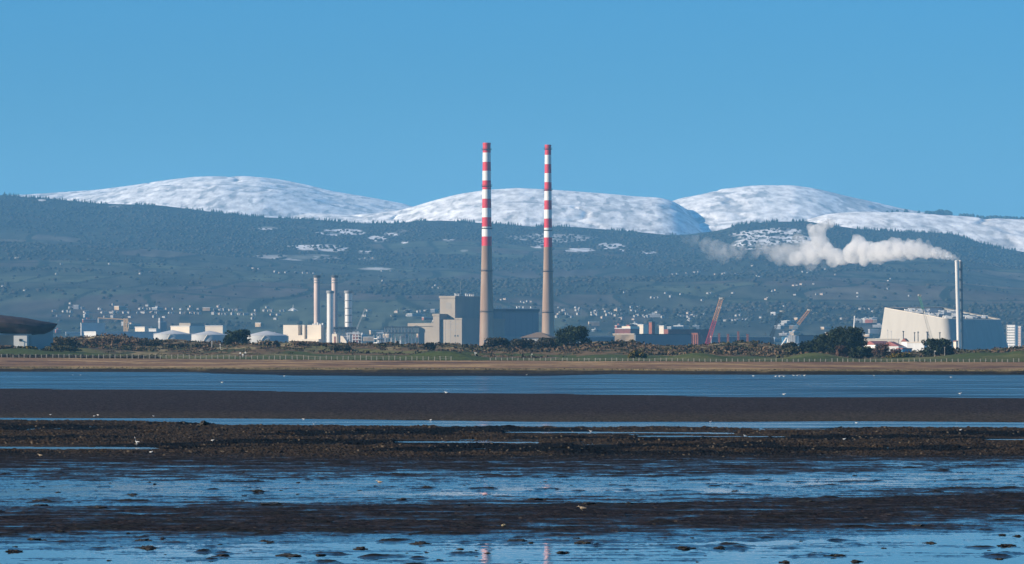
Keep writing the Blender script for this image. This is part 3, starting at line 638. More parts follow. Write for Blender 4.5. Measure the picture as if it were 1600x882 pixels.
shed('tan_store', 'long tan weathered store with a ragged wall, right of the blue grey shed', 'store', 958, 991, 994, 523, 3700, tan, roof=cream, a=14)
shed('dark_warehouse', 'long dark warehouse in shade right of the tan store', 'warehouse', 992, 993, 1081, 523.5, 3650, sheet, roof=darkm, a=70)
shed('terrace_block', 'pink and cream stepped block behind the tan store', 'building', 961, 985, 1000, 514, 4500, rust, roof=lgrey, wins=5, extra=lambda c, L_, R2: (bx('upper_storey', (-L_ * .55, 0, 0, R2, c.z(513), c.z(510)), cream, c.t), bx('red_cap', (-L_ * .3, -L_ * .12, 2, R2, c.z(510), c.z(508)), redroof, c.t)))
shed('pale_flats', 'pale four storey flats just left of the brown brick tower', 'flats', 995, 1005, 1013, 508, 4700, cream, wins=3)
shed('brick_tower', 'narrow brown brick tower standing above the dark warehouse', 'tower', 1014, 1018.5, 1023.5, 504, 4000, brick, roof=darkm, a=45)
shed('rusty_hall', 'long rusty red roofed hall behind the dark warehouse', 'hall', 1038, 1044, 1110, 516, 4050, rust, roof=rust, a=68)
c = shed('brick_block', 'tall narrow red brick block left of the red crane foot', 'brick building', 1081, 1090, 1094, 522, 3550, brick, roof=brick, a=28)
for k in range(4): bx('buttress', (-c.L(9) + k * 2.1 + .2, -c.L(9) + k * 2.1 + .7, -.5, -.02, 0, c.z(523)), rust, c.t)
shed('pale_flat', 'pale and brick low block right of the brown brick tower', 'building', 1030, 1037, 1040, 510, 4600, cream, wins=2, group=None)
shed('quay_shed', 'long dark quayside shed with pale roof edge, right of the red crane', 'shed', 1111, 1112, 1205, 527, 3700, sheet, roof=cream, a=72)
shed('teal_shed', 'flat topped blue shed left of the big dark pines', 'shed', 1236, 1246, 1296, 525.5, 3600, sheet, roof=darkm, a=66)
for k, (x_, yt) in enumerate(((1123.5, 522), (1137.5, 523), (1153.5, 519), (1168, 523))):
    o = part('jetty_post', lambda b: (b.box(-1.0, 1.0, -1.0, 1.0, 0, Z(yt, 3600) - G0), b.box(-1.2, 1.2, -1.2, 1.2, Z(yt, 3600) - G0, Z(yt, 3600) - G0 + .5)), brick, None)
    o.location = (X(x_, 3600), 3600, G0); tag(o, ['leftmost brown mooring column before the quayside shed', 'second brown mooring column from the red crane', 'tallest brown mooring column before the quayside shed', 'rightmost brown mooring column before the quayside shed'][k], 'column', 'brown columns along the quay')

# ------------------------------------------------------------------ cranes
def lattice(b, a, c, w0, w1, n, r_, mi=lambda t: 0):
    a = Vector(a); c = Vector(c); d = (c - a).normalized(); u = Vector((0, 1, 0)); v = d.cross(u).normalized()
    def cor(t):
        w_ = w0 + (w1 - w0) * min(1, (1 - abs(2 * t - 0.9)) * 1.0 if False else 1); s_ = w0 + (w1 - w0) * t; p = a + (c - a) * t
        return [p + u * s_ + v * s_, p - u * s_ + v * s_, p - u * s_ - v * s_, p + u * s_ - v * s_]
    for k in range(n):
        A_, B_ = cor(k / n), cor((k + 1) / n); m = mi(k / n)
        for j in range(4):
            b.tube(A_[j], B_[j], r_, n=4, mi=m); b.tube(A_[j], B_[(j + 1) % 4], r_ * .6, n=4, mi=m); b.tube(A_[j], A_[(j + 1) % 4], r_ * .6, n=4, mi=m)
def crane(label, D, p0, p1, m1, m2=None, w_=1.6, split=0.5, r_=0.22, cabm=None, mast=None):
    t = thing('lattice_crane', label, 'crane', (X(p0[0], D), D, G0), 0)
    loc = lambda p: (X(p[0], D) - X(p0[0], D), 0, Z(p[1], D) - G0)
    b = MB(); lattice(b, loc(p0), loc(p1), w_, w_ * .75, 22, r_, lambda q: 0 if q < split else 1)
    bo3 = b.build('boom', [m1, m2 or m1], t)
    e = loc(p1); b = MB(); b.box(e[0] - w_, e[0] + w_ * 1.4, -w_, w_, e[2] - .6, e[2] + 1.0); b.tube((e[0] + w_, -w_, e[2]), (e[0] + w_, w_, e[2]), 1.0, n=10); b.build('boom_head', crm, bo3)
    s0 = loc(p0)
    b = MB(); b.box(-5, 4, -3.5, 3.5, max(s0[2] - 6, 0.5), s0[2] + 1.5); b.box(-3, 3, -3, 3, 0, max(s0[2] - 5.8, 0.6)); b.build('machine_house', cabm or m1, t)
    tp = Vector((-5, 0, s0[2] + (e[2] - s0[2]) * .25))
    part('backstay', lambda b: (b.tube((-4, 0, s0[2] + 1), tp, 0.25, n=4), b.tube(tp, e, 0.06, n=4), b.tube((-1, -1, s0[2] + 1), tp, 0.2, n=4)), darkm, t)
    return t
crane('tall red lattice crane with a pale upper boom, above the brick block', 3600, (1104, 542), (1127, 467), redm, orm, 2.0, .52, .3)
crane('thin dark grey lattice crane right of the mooring columns', 3900, (1203, 531), (1221, 487), mat('crane_black', (.012, .013, .016), .6), w_=1.7, r_=.26)
crane('crane with a cream and orange upper boom leaning right over the white hopper', 3700, (1230, 529), (1264, 485), blum, orm, 1.5, .5, .16)
crane('pale green topped lattice crane standing before the white incinerator', 3450, (1459, 541), (1436, 462), crm, grm, 1.0, .72, .13)
crane('thin pale jib leaning right beside the banded silver flue', 4200, (555, 520), (570, 484), lgrey, w_=.6, r_=.12)
bo = thing('white_boom', 'short bright white boom showing above the big dark pines', 'crane boom', (X(1332, 3500), 3500, G0), 0)
part('arm', lambda b: b.tube((0, 0, 4), (X(1335.5, 3500) - X(1332, 3500), 0, Z(494, 3500) - G0), 0.9, .6, n=6), white, bo)
bx('base', (-3, 3, -3, 3, 0, 5), lgrey, bo)
gc = thing('gantry_crane', 'yellow dockside gantry crane with a long level boom at left', 'gantry crane', (X(196, 4600), 4600, G0), 0)
gx_ = lambda x_: X(x_, 4600) - X(196, 4600); gz_ = lambda y_: Z(y_, 4600) - G0
ym = mat('gantry_yellow', (0.62, 0.42, 0.22), 0.6)
part('boom', lambda b: (b.add([(gx_(153), -1, gz_(496.5)), (gx_(153), 1, gz_(496.5)), (gx_(198), 1, gz_(499)), (gx_(198), -1, gz_(499)), (gx_(153), -1, gz_(497.5)), (gx_(153), 1, gz_(497.5)), (gx_(198), 1, gz_(500.5)), (gx_(198), -1, gz_(500.5))], [(0, 1, 2, 3), (7, 6, 5, 4), (0, 3, 7, 4), (1, 5, 6, 2), (0, 4, 5, 1), (3, 2, 6, 7)])), ym, gc)
for x_ in (194.5, 198.5): part('leg', lambda b: (b.box(gx_(x_) - .8, gx_(x_) + .8, -6, -4.6, 0, gz_(498)), b.box(gx_(x_) - .8, gx_(x_) + .8, 4.6, 6, 0, gz_(498)), b.box(gx_(x_) - .7, gx_(x_) + .7, -4.6, 4.6, gz_(510), gz_(508.5))), ym, gc)
part('counter_post', lambda b: b.box(gx_(152.5), gx_(154.5), -1.2, 1.2, 0, gz_(497.7)), lgrey, gc)
hp = thing('white_hopper', 'bright white ridged hopper building behind a round dark bush', 'hopper', (X(1238, 3500), 3500, G0), -.25)
part('body', lambda b: b.add([(-7.5, -5, 0), (6, -5, 0), (6, 7, 0), (-7.5, 7, 0), (-3.2, -4, Z(525, 3500) - G0), (5, -4, Z(525, 3500) - G0), (5, 6, Z(525, 3500) - G0), (-3.2, 6, Z(525, 3500) - G0)], [(0, 1, 5, 4), (1, 2, 6, 5), (2, 3, 7, 6), (3, 0, 4, 7), (4, 5, 6, 7), (3, 2, 1, 0)]), white, hp)
part('ridges', lambda b: [b.box(-3.2 + k * 1.6, -2.9 + k * 1.6, -5.3 + .0, -3.9, 6, Z(525, 3500) - G0 + .6) for k in range(5)], white, hp)
part('conveyor', lambda b: b.tube((-16, -2, 1), (-5, -2, Z(528, 3500) - G0), 0.8, n=6), lgrey, hp)

# ------------------------------------------------------------------ cable stayed bridge
br = thing('cable_stayed_bridge', 'cable stayed bridge with one pointed pylon and fan of stays, behind the cream plant', 'bridge', (X(458, 6000), 6000, 30), 0)
bxx = lambda x_: X(x_, 6000) - X(458, 6000); bz_ = lambda y_: Z(y_, 6000) - 30
part('pylon', lambda b: (b.tube((0, -6, -26), (0, 0, bz_(484)), 3.8, 2.6, n=6), b.tube((0, 6, -26), (0, 0, bz_(484)), 3.8, 2.6, n=6), b.tube((0, 0, bz_(486)), (0, 0, bz_(476)), 0.5, .2, n=5)), white, br)
bx('deck', (bxx(405), bxx(500), -5, 5, bz_(506), bz_(504.8)), greym, br)
def stays(b):
    for k in range(13):
        zt_ = bz_(481 + k * 0.8)
        b.tube((0, 0, zt_), (bxx(420 + k * 2.6), 0, bz_(504.8)), 0.5, n=3); b.tube((0, 0, zt_), (bxx(492 - k * 2.3), 0, bz_(504.8)), 0.5, n=3)
part('stay_cables', stays, white, br)

# ------------------------------------------------------------------ waste to energy plant
wp = thing('incinerator', 'huge white incinerator with slanting walls and a roof sloping towards the viewer, at right', 'incinerator', (0, 0, 0), 0)
def pt(x_, y_, D): return P(x_, y_, D)
aa = math.radians(35); D0 = 3560
def ground(xr, d): return Vector((X(xr, d), d, G0))
base = [(1370, 3612), (1487, 3560), (1587, 3650), (1467, 3705)]
top = [(1381, 481.5, 3618), (1481, 499.3, 3572), (1571, 500.5, 3650), (1470, 480.6, 3698)]
bl = [ground(*b) for b in base]; tl = [pt(*b) for b in top]
def rnd(loop, cuts):
    o = []
    for i, p in enumerate(loop):
        q = loop[i - 1]; r_ = loop[(i + 1) % 4]; c = cuts[i]
        a_ = p + (q - p).normalized() * c; e_ = p + (r_ - p).normalized() * c
        for k in range(7):
            s_ = k / 6; o.append(a_ * (1 - s_) ** 2 + p * 2 * s_ * (1 - s_) + e_ * s_ ** 2)
    return o
bo_, to_ = rnd(bl, [2, 9, 14, 3]), rnd(tl, [2, 9, 14, 3])
n_ = len(bo_)
wallm = mat('white_ribbed_cladding', (0.40, 0.385, 0.35), 0.6, c2=(0.375, 0.36, 0.328), scale=0.25, stretch=(1, 1, 0.02), spec=0.3)
wb = MB(); wb.add(bo_ + to_, [(k, (k + 1) % n_, n_ + (k + 1) % n_, n_ + k) for k in range(n_)])
o = wb.build('slanting_wall', wallm, wp, True)
ctr = sum(to_, Vector()) / n_
inn = [p + (ctr - p).normalized() * 2.0 for p in to_]
rb = MB(); rb.add([p + Vector((0, 0, 0.5)) for p in to_] + [p + Vector((0, 0, 0.5)) for p in inn] + to_, [(k, (k + 1) % n_, n_ + (k + 1) % n_, n_ + k) for k in range(n_)] + [(2 * n_ + k, 2 * n_ + (k + 1) % n_, (k + 1) % n_, k) for k in range(n_)])
rb.build('parapet', cream, wp)
rf = MB(); rf.add([p - Vector((0, 0, 1.2)) for p in inn], [tuple(range(n_))]); rf.build('roof', darkm, wp)
rr = random.Random(4); u_ = tl[1] - tl[0]; v_ = tl[3] - tl[0]
for k in range(46):
    def ru(b):
        s_, q_ = rr.uniform(.12, .9), rr.uniform(.1, .9); p = tl[0] + u_ * s_ + v_ * q_
        a_ = rr.uniform(.8, 3.2); c_ = rr.uniform(.6, 1.8); b.box(p.x - a_, p.x + a_, p.y - a_, p.y + a_, p.z - 1.4, p.z + c_ - .6)
    part('rooftop_unit', ru, white, wp)
def skl(b):
    for k in range(7):
        s_ = .15 + k * .11; p = tl[0] + u_ * s_ + v_ * .3; e = tl[0] + u_ * s_ + v_ * .85; b.tube(p, e, .5, n=5)
part('roof_ducts', skl, lgrey, wp)
pan = MB()
for k in range(1, 7):
    s_ = k / 7; a_ = bl[1].lerp(bl[2], s_); c_ = tl[1].lerp(tl[2], s_)
    nrm_ = Vector((.5, -.85, 0)) * .12
    if 0.1 < s_ < .92: pan.tube(a_ + nrm_, c_ + nrm_, .12, n=4)
pan.build('wall_joints', lgrey, wp)
st = thing('twin_flue', 'tall twin silver flue in front of the white incinerator, steam leaving its top', 'flue', (X(1498.5, 3520), 3520, G0), 0)
sx = lambda x_: X(x_, 3520) - X(1498.5, 3520); sz = lambda y_: Z(y_, 3520) - G0
for nm, xt, xb, dy_, yt in (('front_flue', 1495.1, 1498.5, 0, 409.3), ('rear_flue', 1501.8, 1503.5, 5.5, 408.8)):
    b = MB()
    for k in range(8): pass
    b.tube((sx(xb), dy_, 0), (sx(xt), dy_, sz(yt)), 1.9, 1.9, n=28); b.build(nm, silver if nm == 'front_flue' else mat('shaded_flue', (.11, .13, .15), .6), st, True)  # rear flue coloured darker than the front one, shade put into its colour
    b = MB(); b.tube((sx(xt), dy_, sz(yt)), (sx(xt), dy_, sz(yt) + .8), 2.15, n=28); b.tube((sx(xt), dy_, sz(yt) + .81), (sx(xt), dy_, sz(yt) + 1.3), 1.6, n=24); b.build('flue_cap', lgrey, st, True)
part('tie_brackets', lambda b: [b.box(sx(1495.1 + (i * .35)) - 1, sx(1501.8) + .6, 1.2, 4.4, sz(420 + i * 16), sz(420 + i * 16) + .5) for i in range(7)], greym, st)
part('access_ladder', lambda b: [b.tube((sx(1505), 5, sz(545)), (sx(1504), 5, sz(412)), .15, n=4)], greym, st)

# flats at the right edge
for i, (x0, xm, x1, yt, D, lb) in enumerate(((1574, 1586, 1592, 509, 4500, 'white gridded apartment tower just right of the incinerator'), (1591, 1595, 1598, 511, 4550, 'narrow pink edged apartment tower at the right edge'))):
    c = Corner('apartment_tower', lb, 'flats', xm, D, 28, 'apartment towers at the right edge'); z = c.z; L_, R2 = c.L(xm - x0), c.R(x1 - xm)
    bx('wall', (-L_, 0, 0, R2, 0, z(yt)), white if i == 0 else pinkc, c.t)
    nf = 11
    for f_ in range(nf):
        for k in range(4 if i == 0 else 2):
            u = -L_ + (k + .25) * L_ / (4 if i == 0 else 2); hh_ = z(yt) / (nf + .6)
            bx('window', (u, u + L_ / 7.5, -.2, -.02, hh_ * (f_ + .6), hh_ * (f_ + 1.15)), glassm, c.t)
    bx('roof', (-L_ - .3, .3, -.3, R2 + .3, z(yt), z(yt) + .8), lgrey, c.t)

# red roofed sheds, wall and poles before the incinerator
shed('red_roof_house', 'red roofed low building left of the white garage, before the incinerator', 'building', 1378, 1404, 1412, 541, 3000, lgrey, roof=redroof, a=35, ridge_y=534)
shed('long_red_shed', 'long red roofed shed behind the bare brown bush', 'shed', 1352, 1368, 1396, 539, 3050, white, roof=redroof, a=50, ridge_y=533)
shed('white_garage', 'bright white flat garage between the red roofs and the round pine', 'garage', 1418, 1444, 1450, 536, 3000, white, roof=cream, a=20)
shed('tall_white_store', 'small white gabled store among the red roofs', 'store', 1409, 1417, 1421, 534, 3010, white, roof=brick, a=30, ridge_y=529)
shed('blue_annex', 'small blue walled annex below the red roofs', 'annex', 1402, 1410, 1427, 546, 2900, blum, roof=redroof, a=40)
shed('boundary_wall', 'long low cream wall running down in front of the incinerator', 'wall', 1350, 1404, 1406, 531, 3300, cream, roof=cream, a=10)
shed('low_office', 'tiny cream office at the foot of the twin flue', 'office', 1491, 1494, 1497, 534, 3500, cream, roof=rust, a=40)
for k, (x_, yt, r_) in enumerate(((1387, 517, .3), (1392.5, 519, .3), (1411.5, 519, .7), (1429, 521, .6), (1434.5, 520, .6), (1449, 520, 1.0), (1468.5, 521, .7))):
    D = 3200; o = part('floodlight_pole', lambda b: (b.tube((0, 0, 0), (0, 0, Z(yt, D) - G0), r_ * .7, r_ * .6, n=6), b.box(-r_ * 1.1, r_ * 1.1, -.5, .5, Z(yt, D) - G0, Z(yt, D) - G0 + .8)), darkm if r_ > .3 else lgrey, None)
    o.location = (X(x_, D), D, G0)
    tag(o, ['thin pole against the left end of the incinerator wall', 'second thin pole against the incinerator wall', 'pole rising from the small white gabled store', 'dark pole, left one of a close pair above the white garage', 'dark pole, right one of a close pair above the white garage', 'thickest dark pole before the incinerator', 'dark pole behind the crown of the round pine'][k], 'pole', 'poles before the incinerator')

# ------------------------------------------------------------------ visitor building on the left dune
vc = thing('visitor_centre', 'dark building with an upturned boat shaped roof over pale walls at the left edge', 'building', (X(35, 1405), 1405, 4), 0)
vx = lambda x_: X(x_, 1405) - X(35, 1405); vz = lambda y_: Z(y_, 1405) - 4
topc = [(-40, 489), (0, 492.5), (20, 494.5), (40, 497), (60, 501), (75, 503.5), (90, 506)]
botc = [(-40, 512), (0, 521), (20, 523), (40, 525), (55, 526), (70, 524), (80, 518), (86, 512), (90, 506.6)]
rs = MB(); nn = 40; ny = 10; vs = []
for i in range(nn + 1):
    x_ = -40 + 130 * (i / nn) ** .8; yt = np.interp(x_, *zip(*topc)); yb = np.interp(x_, *zip(*botc)); hw = 9.5 * max(.02, 1 - max(0, (x_ - 10) / 80) ** 2.4)
    zc_, zb_ = vz(yt), vz(yb)
    for j in range(ny * 2):
        a_ = j / (ny * 2) * 2 * math.pi; yy = math.cos(a_); ss = math.sin(a_)
        vs.append((vx(x_), -yy * hw * (1 if ss > 0 else .93), zb_ + (zc_ - zb_) * (.42 + (.58 if ss > 0 else .42) * (abs(ss) ** (.9)) * (1 if ss > 0 else -1))))
m_ = ny * 2
rs.add(vs, [(i * m_ + j, i * m_ + (j + 1) % m_, (i + 1) * m_ + (j + 1) % m_, (i + 1) * m_ + j) for i in range(nn) for j in range(m_)] + [tuple(range(m_)), tuple(range((nn + 1) * m_ - 1, nn * m_ - 1, -1))])
rs.build('curved_roof', mat('dark_slate_shell', (0.03, 0.024, 0.027), 0.6, c2=(0.06, 0.045, 0.045), scale=0.35, spec=0.3), vc, True)
bx('main_wall', (vx(-40), vx(52), -5.5, 5.5, 0, vz(522)), mat('pale_render', (0.42, 0.45, 0.46), 0.8), vc)
bx('porch', (vx(27.5), vx(48), -11, -5.6, 0, vz(525)), mat('white_render', (0.66, 0.67, 0.66), 0.8), vc)
bx('porch_window', (vx(36), vx(40), -11.15, -11.02, vz(533.5), vz(530)), glassm, vc)
part('lamp', lambda b: (b.tube((vx(35.5), -11.6, 0), (vx(35.5), -11.6, vz(530)), .05, n=5), b.box(vx(33.5), vx(36), -11.8, -11.4, vz(531), vz(530))), white, vc)
bx('glazed_bay', (vx(-2), vx(26), -8.3, -5.6, 0, vz(524)), glassm, vc)
part('end_wall', lambda b: b.add([(vx(52), -5.4, 0), (vx(67), -3, 0), (vx(83), 0, 0), (vx(67), 5, 0), (vx(52), 5.4, 0), (vx(52), -5.4, vz(524)), (vx(67), -3, vz(522)), (vx(83), 0, vz(514)), (vx(67), 5, vz(522)), (vx(52), 5.4, vz(524))],
    [(0, 1, 6, 5), (1, 2, 7, 6), (2, 3, 8, 7), (3, 4, 9, 8), (5, 6, 7, 8, 9)]), MT['pale_render'], vc)
# ------------------------------------------------------------------ foliage
rg_ = np.random.default_rng(11)
def leaves(lobes, n, size, shell=0.55, flat=1.0):
    lob = np.array(lobes, float); vol = (lob[:, 3] * lob[:, 4] * lob[:, 5]) ** (2 / 3); k = rg_.choice(len(lob), n, p=vol / vol.sum())
    d = rg_.normal(size=(n, 3)); d /= np.linalg.norm(d, axis=1)[:, None]
    rad = (shell + (1 - shell) * rg_.random(n)) * (1 + 0.16 * np.sin(d[:, 0] * 7 + k) * np.cos(d[:, 2] * 6 + k * 2))
    c = lob[k, :3] + d * lob[k, 3:] * rad[:, None]
    a = rg_.normal(size=(n, 3)) + d * .6; a /= np.linalg.norm(a, axis=1)[:, None]; b = np.cross(a, rg_.normal(size=(n, 3))); b /= np.linalg.norm(b, axis=1)[:, None]
    u = np.cross(a, b); s_ = size * (.5 + rg_.random(n))[:, None]
    v = np.stack([c - b * s_ - u * s_ * .6, c + b * s_ * .9 - u * s_ * .5, c + b * s_ * .4 + u * s_ * .8, c - b * s_ * .8 + u * s_ * .5], 1)
    return v.reshape(-1, 3)
def quads(n): return np.arange(n * 4).reshape(-1, 4)
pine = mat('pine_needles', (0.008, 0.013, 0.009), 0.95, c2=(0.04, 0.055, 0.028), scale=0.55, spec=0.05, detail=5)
olive = mat('olive_scrub', (0.035, 0.038, 0.018), 0.95, c2=(0.10, 0.095, 0.05), scale=0.5, spec=0.05)
brown = mat('brown_scrub', (0.06, 0.045, 0.032), 0.95, c2=(0.17, 0.12, 0.08), scale=0.5, spec=0.05)
bare = mat('bare_twigs', (0.06, 0.038, 0.034), 0.95, c2=(0.13, 0.085, 0.07), scale=0.6, spec=0.05)
gorse = mat('gorse_yellow', (0.04, 0.045, 0.015), 0.95, c2=(0.34, 0.22, 0.02), scale=1.2, spec=0.05, lo=.5, hi=.65)
GR = mat('golf_green', (0.03, 0.05, 0.02), 0.95, c2=(0.05, 0.075, 0.03), scale=0.5, spec=0.05)
def gz_at(x, D): return float(land_z(np.array([float(x)]), np.array([float(D)]))[0])
def tree(name, label, cat, x0, x1, yt, D, m, dens=1.0, size=.28, flat=False, group=None, trunk=True, nl=9, seed=0, shell=.45):
    D = D + float(SH(np.array([(x0 + x1) / 2.]))[0])
    xc = (x0 + x1) / 2; w_ = (x1 - x0) / 2 / F * D; g0 = gz_at(xc, D) - .15; H = max(Z(yt, D) - g0, 1.4)
    r_ = random.Random(seed + int(xc)); t = thing(name, label, cat, (X(xc, D), D, g0), 0, group)
    lobes = [(0, 0, H * .55, w_ * .62, w_ * .6, H * .40)]
    for k in range(nl):
        a = k * 2.4 + r_.random(); q = r_.uniform(.35, .72); s_ = r_.uniform(.28, .46)
        zf = r_.uniform(.3, .85) if k > 2 else r_.uniform(.62, .8)
        ww = math.sqrt(max(.1, 1 - ((zf - .35) / .72) ** 2))
        lobes.append((math.cos(a) * w_ * q * ww, math.sin(a) * w_ * q * .8 * ww, H * zf, w_ * s_, w_ * s_, min(H * (1 - zf), H * .26)))
    lobes += [(s * w_ * .62, 0, H * .34, w_ * .38, w_ * .4, H * .24) for s in (-1, 1)]
    n = int(dens * (900 + 42 * w_ * H)); n = min(n, 9000)
    tri_obj('crown' if trunk else 'foliage', leaves(lobes, n, size, shell), quads(n), m, t)
    def tk(b):
        b.tube((0, 0, 0), (w_ * .05, 0, H * .5), max(.12, H * .035), max(.06, H * .02), n=7)
        for k in range(5):
            l_ = lobes[1 + k]; b.tube((w_ * .02, 0, H * (.18 + .05 * k)), (l_[0] * .8, l_[1] * .8, l_[2]), max(.05, H * .015), .03, n=5)
    part('trunk' if trunk else 'stems', tk, barkm, t)
    return t
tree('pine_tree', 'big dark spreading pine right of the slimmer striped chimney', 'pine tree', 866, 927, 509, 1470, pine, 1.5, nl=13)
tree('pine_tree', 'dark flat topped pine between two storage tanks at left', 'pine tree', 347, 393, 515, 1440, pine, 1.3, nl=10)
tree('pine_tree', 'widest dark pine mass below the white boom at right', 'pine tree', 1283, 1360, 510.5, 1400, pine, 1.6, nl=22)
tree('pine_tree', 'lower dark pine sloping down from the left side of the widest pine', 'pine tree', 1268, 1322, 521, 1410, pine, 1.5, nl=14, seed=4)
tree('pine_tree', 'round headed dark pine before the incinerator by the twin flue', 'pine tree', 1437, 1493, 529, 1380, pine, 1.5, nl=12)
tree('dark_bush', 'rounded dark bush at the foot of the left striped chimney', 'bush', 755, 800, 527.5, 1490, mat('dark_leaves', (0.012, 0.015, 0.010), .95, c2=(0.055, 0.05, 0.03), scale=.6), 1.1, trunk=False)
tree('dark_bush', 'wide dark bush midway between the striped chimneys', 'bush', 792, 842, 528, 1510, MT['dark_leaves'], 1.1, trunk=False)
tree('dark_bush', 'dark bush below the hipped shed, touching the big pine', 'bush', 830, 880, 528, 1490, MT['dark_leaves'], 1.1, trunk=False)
tree('dark_hedge', 'dark evergreen clump sloping down left of the widest pine', 'hedge', 1245, 1297, 531, 1420, pine, 1.3, trunk=False)
tree('dark_hedge', 'low olive clump at the left end of the evergreens', 'hedge', 1226, 1258, 541, 1400, olive, 1, trunk=False)
tree('round_bush', 'round clipped dark bush in front of the white hopper', 'bush', 1221, 1248, 534.5, 1500, MT['dark_leaves'], 1, trunk=False)
tree('evergreen_bush', 'broad evergreen bush below the right side of the widest pine', 'bush', 1326, 1364, 541, 1340, pine, 1.1, trunk=False)
tree('reddish_bush', 'reddish brown leafless bush on the edge of the green mound', 'bush', 1305, 1326, 540, 1330, bare, 1, trunk=False)
tree('bare_tree', 'bare brown leafless tree before the red roofed sheds', 'tree', 1360, 1396, 535, 1370, bare, 1.0, size=.18, shell=.2)
tree('bare_tree', 'smaller bare brown tree next to the blue annex', 'tree', 1388, 1414, 543, 1360, bare, 1.0, size=.18, shell=.2)
tree('gorse_bush', 'yellow flowering gorse right of the bare brown trees', 'gorse', 1384, 1430, 552, 1330, gorse, 1, trunk=False)
tree('gorse_bush', 'yellow flowering gorse beside the visitor building', 'gorse', 24, 60, 547, 1310, gorse, 1, trunk=False)
tree('gorse_bush', 'small yellow gorse on the green bank at far left', 'gorse', 96, 122, 545, 1310, gorse, 1, trunk=False)
tree('gorse_bush', 'yellow tinged gorse right of the big spreading pine', 'gorse', 980, 1012, 549, 1330, gorse, 1, trunk=False)
tree('dark_hedge', 'dark clipped hedge against the right end of the visitor building', 'hedge', 78, 128, 528, 1330, MT['dark_leaves'], 1, trunk=False, nl=7)
tree('olive_bush', 'olive green bush mass on the bank right of the visitor building', 'bush', 60, 128, 540, 1290, olive, 1, trunk=False)
tree('thicket', 'brown thicket on the bank below the visitor building porch', 'thicket', -10, 26, 541, 1290, brown, 1, trunk=False)
tree('dark_bush', 'small dark bush before the low cream annex', 'bush', 660, 681, 535.5, 1400, MT['dark_leaves'], 1, trunk=False)
tree('dark_bush', 'small dark bush on the dune left of the annex steel frame', 'bush', 592, 604, 541, 1400, MT['dark_leaves'], 1, trunk=False)
tree('dark_bush', 'small dark bush on the crest under the right tank', 'bush', 404, 426, 534, 1460, MT['dark_leaves'], 1, trunk=False)
tree('dark_bush', 'tiny dark bush under the right end of the right tank', 'bush', 426, 436, 533, 1470, MT['dark_leaves'], 1, trunk=False)
tree('dark_bush', 'long dark bush filling the dip below the silver flues', 'bush', 515, 552, 540, 1380, MT['dark_leaves'], 1, trunk=False)
tree('dark_bush', 'low dark bush left of the green mound behind the fence', 'bush', 1040, 1076, 543, 1450, MT['dark_leaves'], 1, trunk=False)
tree('dark_bush', 'tiny dark bush at the right foot of the green mound', 'bush', 1334, 1346, 557, 1300, MT['dark_leaves'], 1, trunk=False)
for k, (a, b_, y, m, lb) in enumerate(((128, 165, 528, brown, 'left end of the big russet thicket behind the left fence'), (155, 195, 526, brown, 'highest part of the big russet thicket behind the left fence'), (186, 226, 529, brown, 'right part of the big russet thicket behind the left fence'),
        (215, 255, 534, MT['dark_leaves'], 'dark green tail of the russet thicket below the first tank'), (255, 300, 537, MT['dark_leaves'], 'dark thicket below the leftmost storage tank'), (296, 340, 538, MT['dark_leaves'], 'dark thicket below the middle storage tank'),
        (385, 425, 541, MT['dark_leaves'], 'dark thicket right of the flat topped pine'), (455, 500, 533.5, brown, 'brown thicket on the crest under the cream plant'), (490, 525, 536.5, brown, 'brown thicket on the crest under the silver flue'),
        (905, 945, 541, brown, 'brown thicket just right of the big spreading pine'), (940, 985, 538, brown, 'brown thicket below the blue grey shed'), (985, 1030, 543, brown, 'brown thicket below the tan store'),
        (868, 905, 547, brown, 'brown thicket under the big spreading pine'), (1175, 1205, 543, brown, 'brown thicket below the dark grey crane'), (1465, 1500, 548, bare, 'low russet bush at the foot of the twin flue'), (1125, 1165, 543, brown, 'brown thicket below the mooring columns'))):
    tree('thicket', lb, 'thicket', a, b_, y, 1400 if k < 7 else 1440, m, .9, trunk=False, size=.25, nl=7, seed=k)
# scrub mass
def scrub(name, label, m, n, d0, d1, xr, thr, sd, smin=.5, smax=1.5, dense=14, lo=False):
    xx = xr[0] + (xr[1] - xr[0]) * rg_.random(n); Dl = d0 + (d1 - d0) * rg_.random(n); D = Dl + SH(xx); wx_ = X(xx, D)
    if lo: keep = np.ones(n, bool)
    else: keep = fbm(wx_ / 36, Dl / 26, 5, 27) + 0.45 * sstep(1310, 1410, Dl) - 0.27 + 0.25 * fbm(wx_ / 9, D / 9, 2, sd) + .5 * fbm(wx_ / 50, D / 30, 2, sd + 1) > thr
    xx, D, wx_ = xx[keep], D[keep], wx_[keep]; z_ = land_z(xx, D); nk = len(xx)
    s_ = (smin + (smax - smin) * rg_.random(nk) ** 2) * (1 if lo else (.45 + 1.25 * vn(wx_ / 22, D / 16, sd) ** 1.5))
    d = rg_.normal(size=(nk, dense, 3)); d /= np.linalg.norm(d, axis=2)[:, :, None]; d[:, :, 2] = np.abs(d[:, :, 2])
    c = np.stack([wx_, D, z_], -1)[:, None, :] + d * s_[:, None, None] * np.array([1.3, 1.1, .75]) * (.5 + .5 * rg_.random((nk, dense, 1)))
    c = c.reshape(-1, 3); N_ = len(c); sz = np.repeat(s_, dense)[:, None] * .28
    a = rg_.normal(size=(N_, 3)); a /= np.linalg.norm(a, axis=1)[:, None]; b = np.cross(a, rg_.normal(size=(N_, 3))); b /= np.linalg.norm(b, axis=1)[:, None]
    u = np.cross(a, b); v = np.stack([c - b * sz, c + u * sz * .9, c + b * sz, c - u * sz * .9], 1).reshape(-1, 3)
    tag(tri_obj(name, v, quads(N_), m), label, 'scrub', kind='stuff')
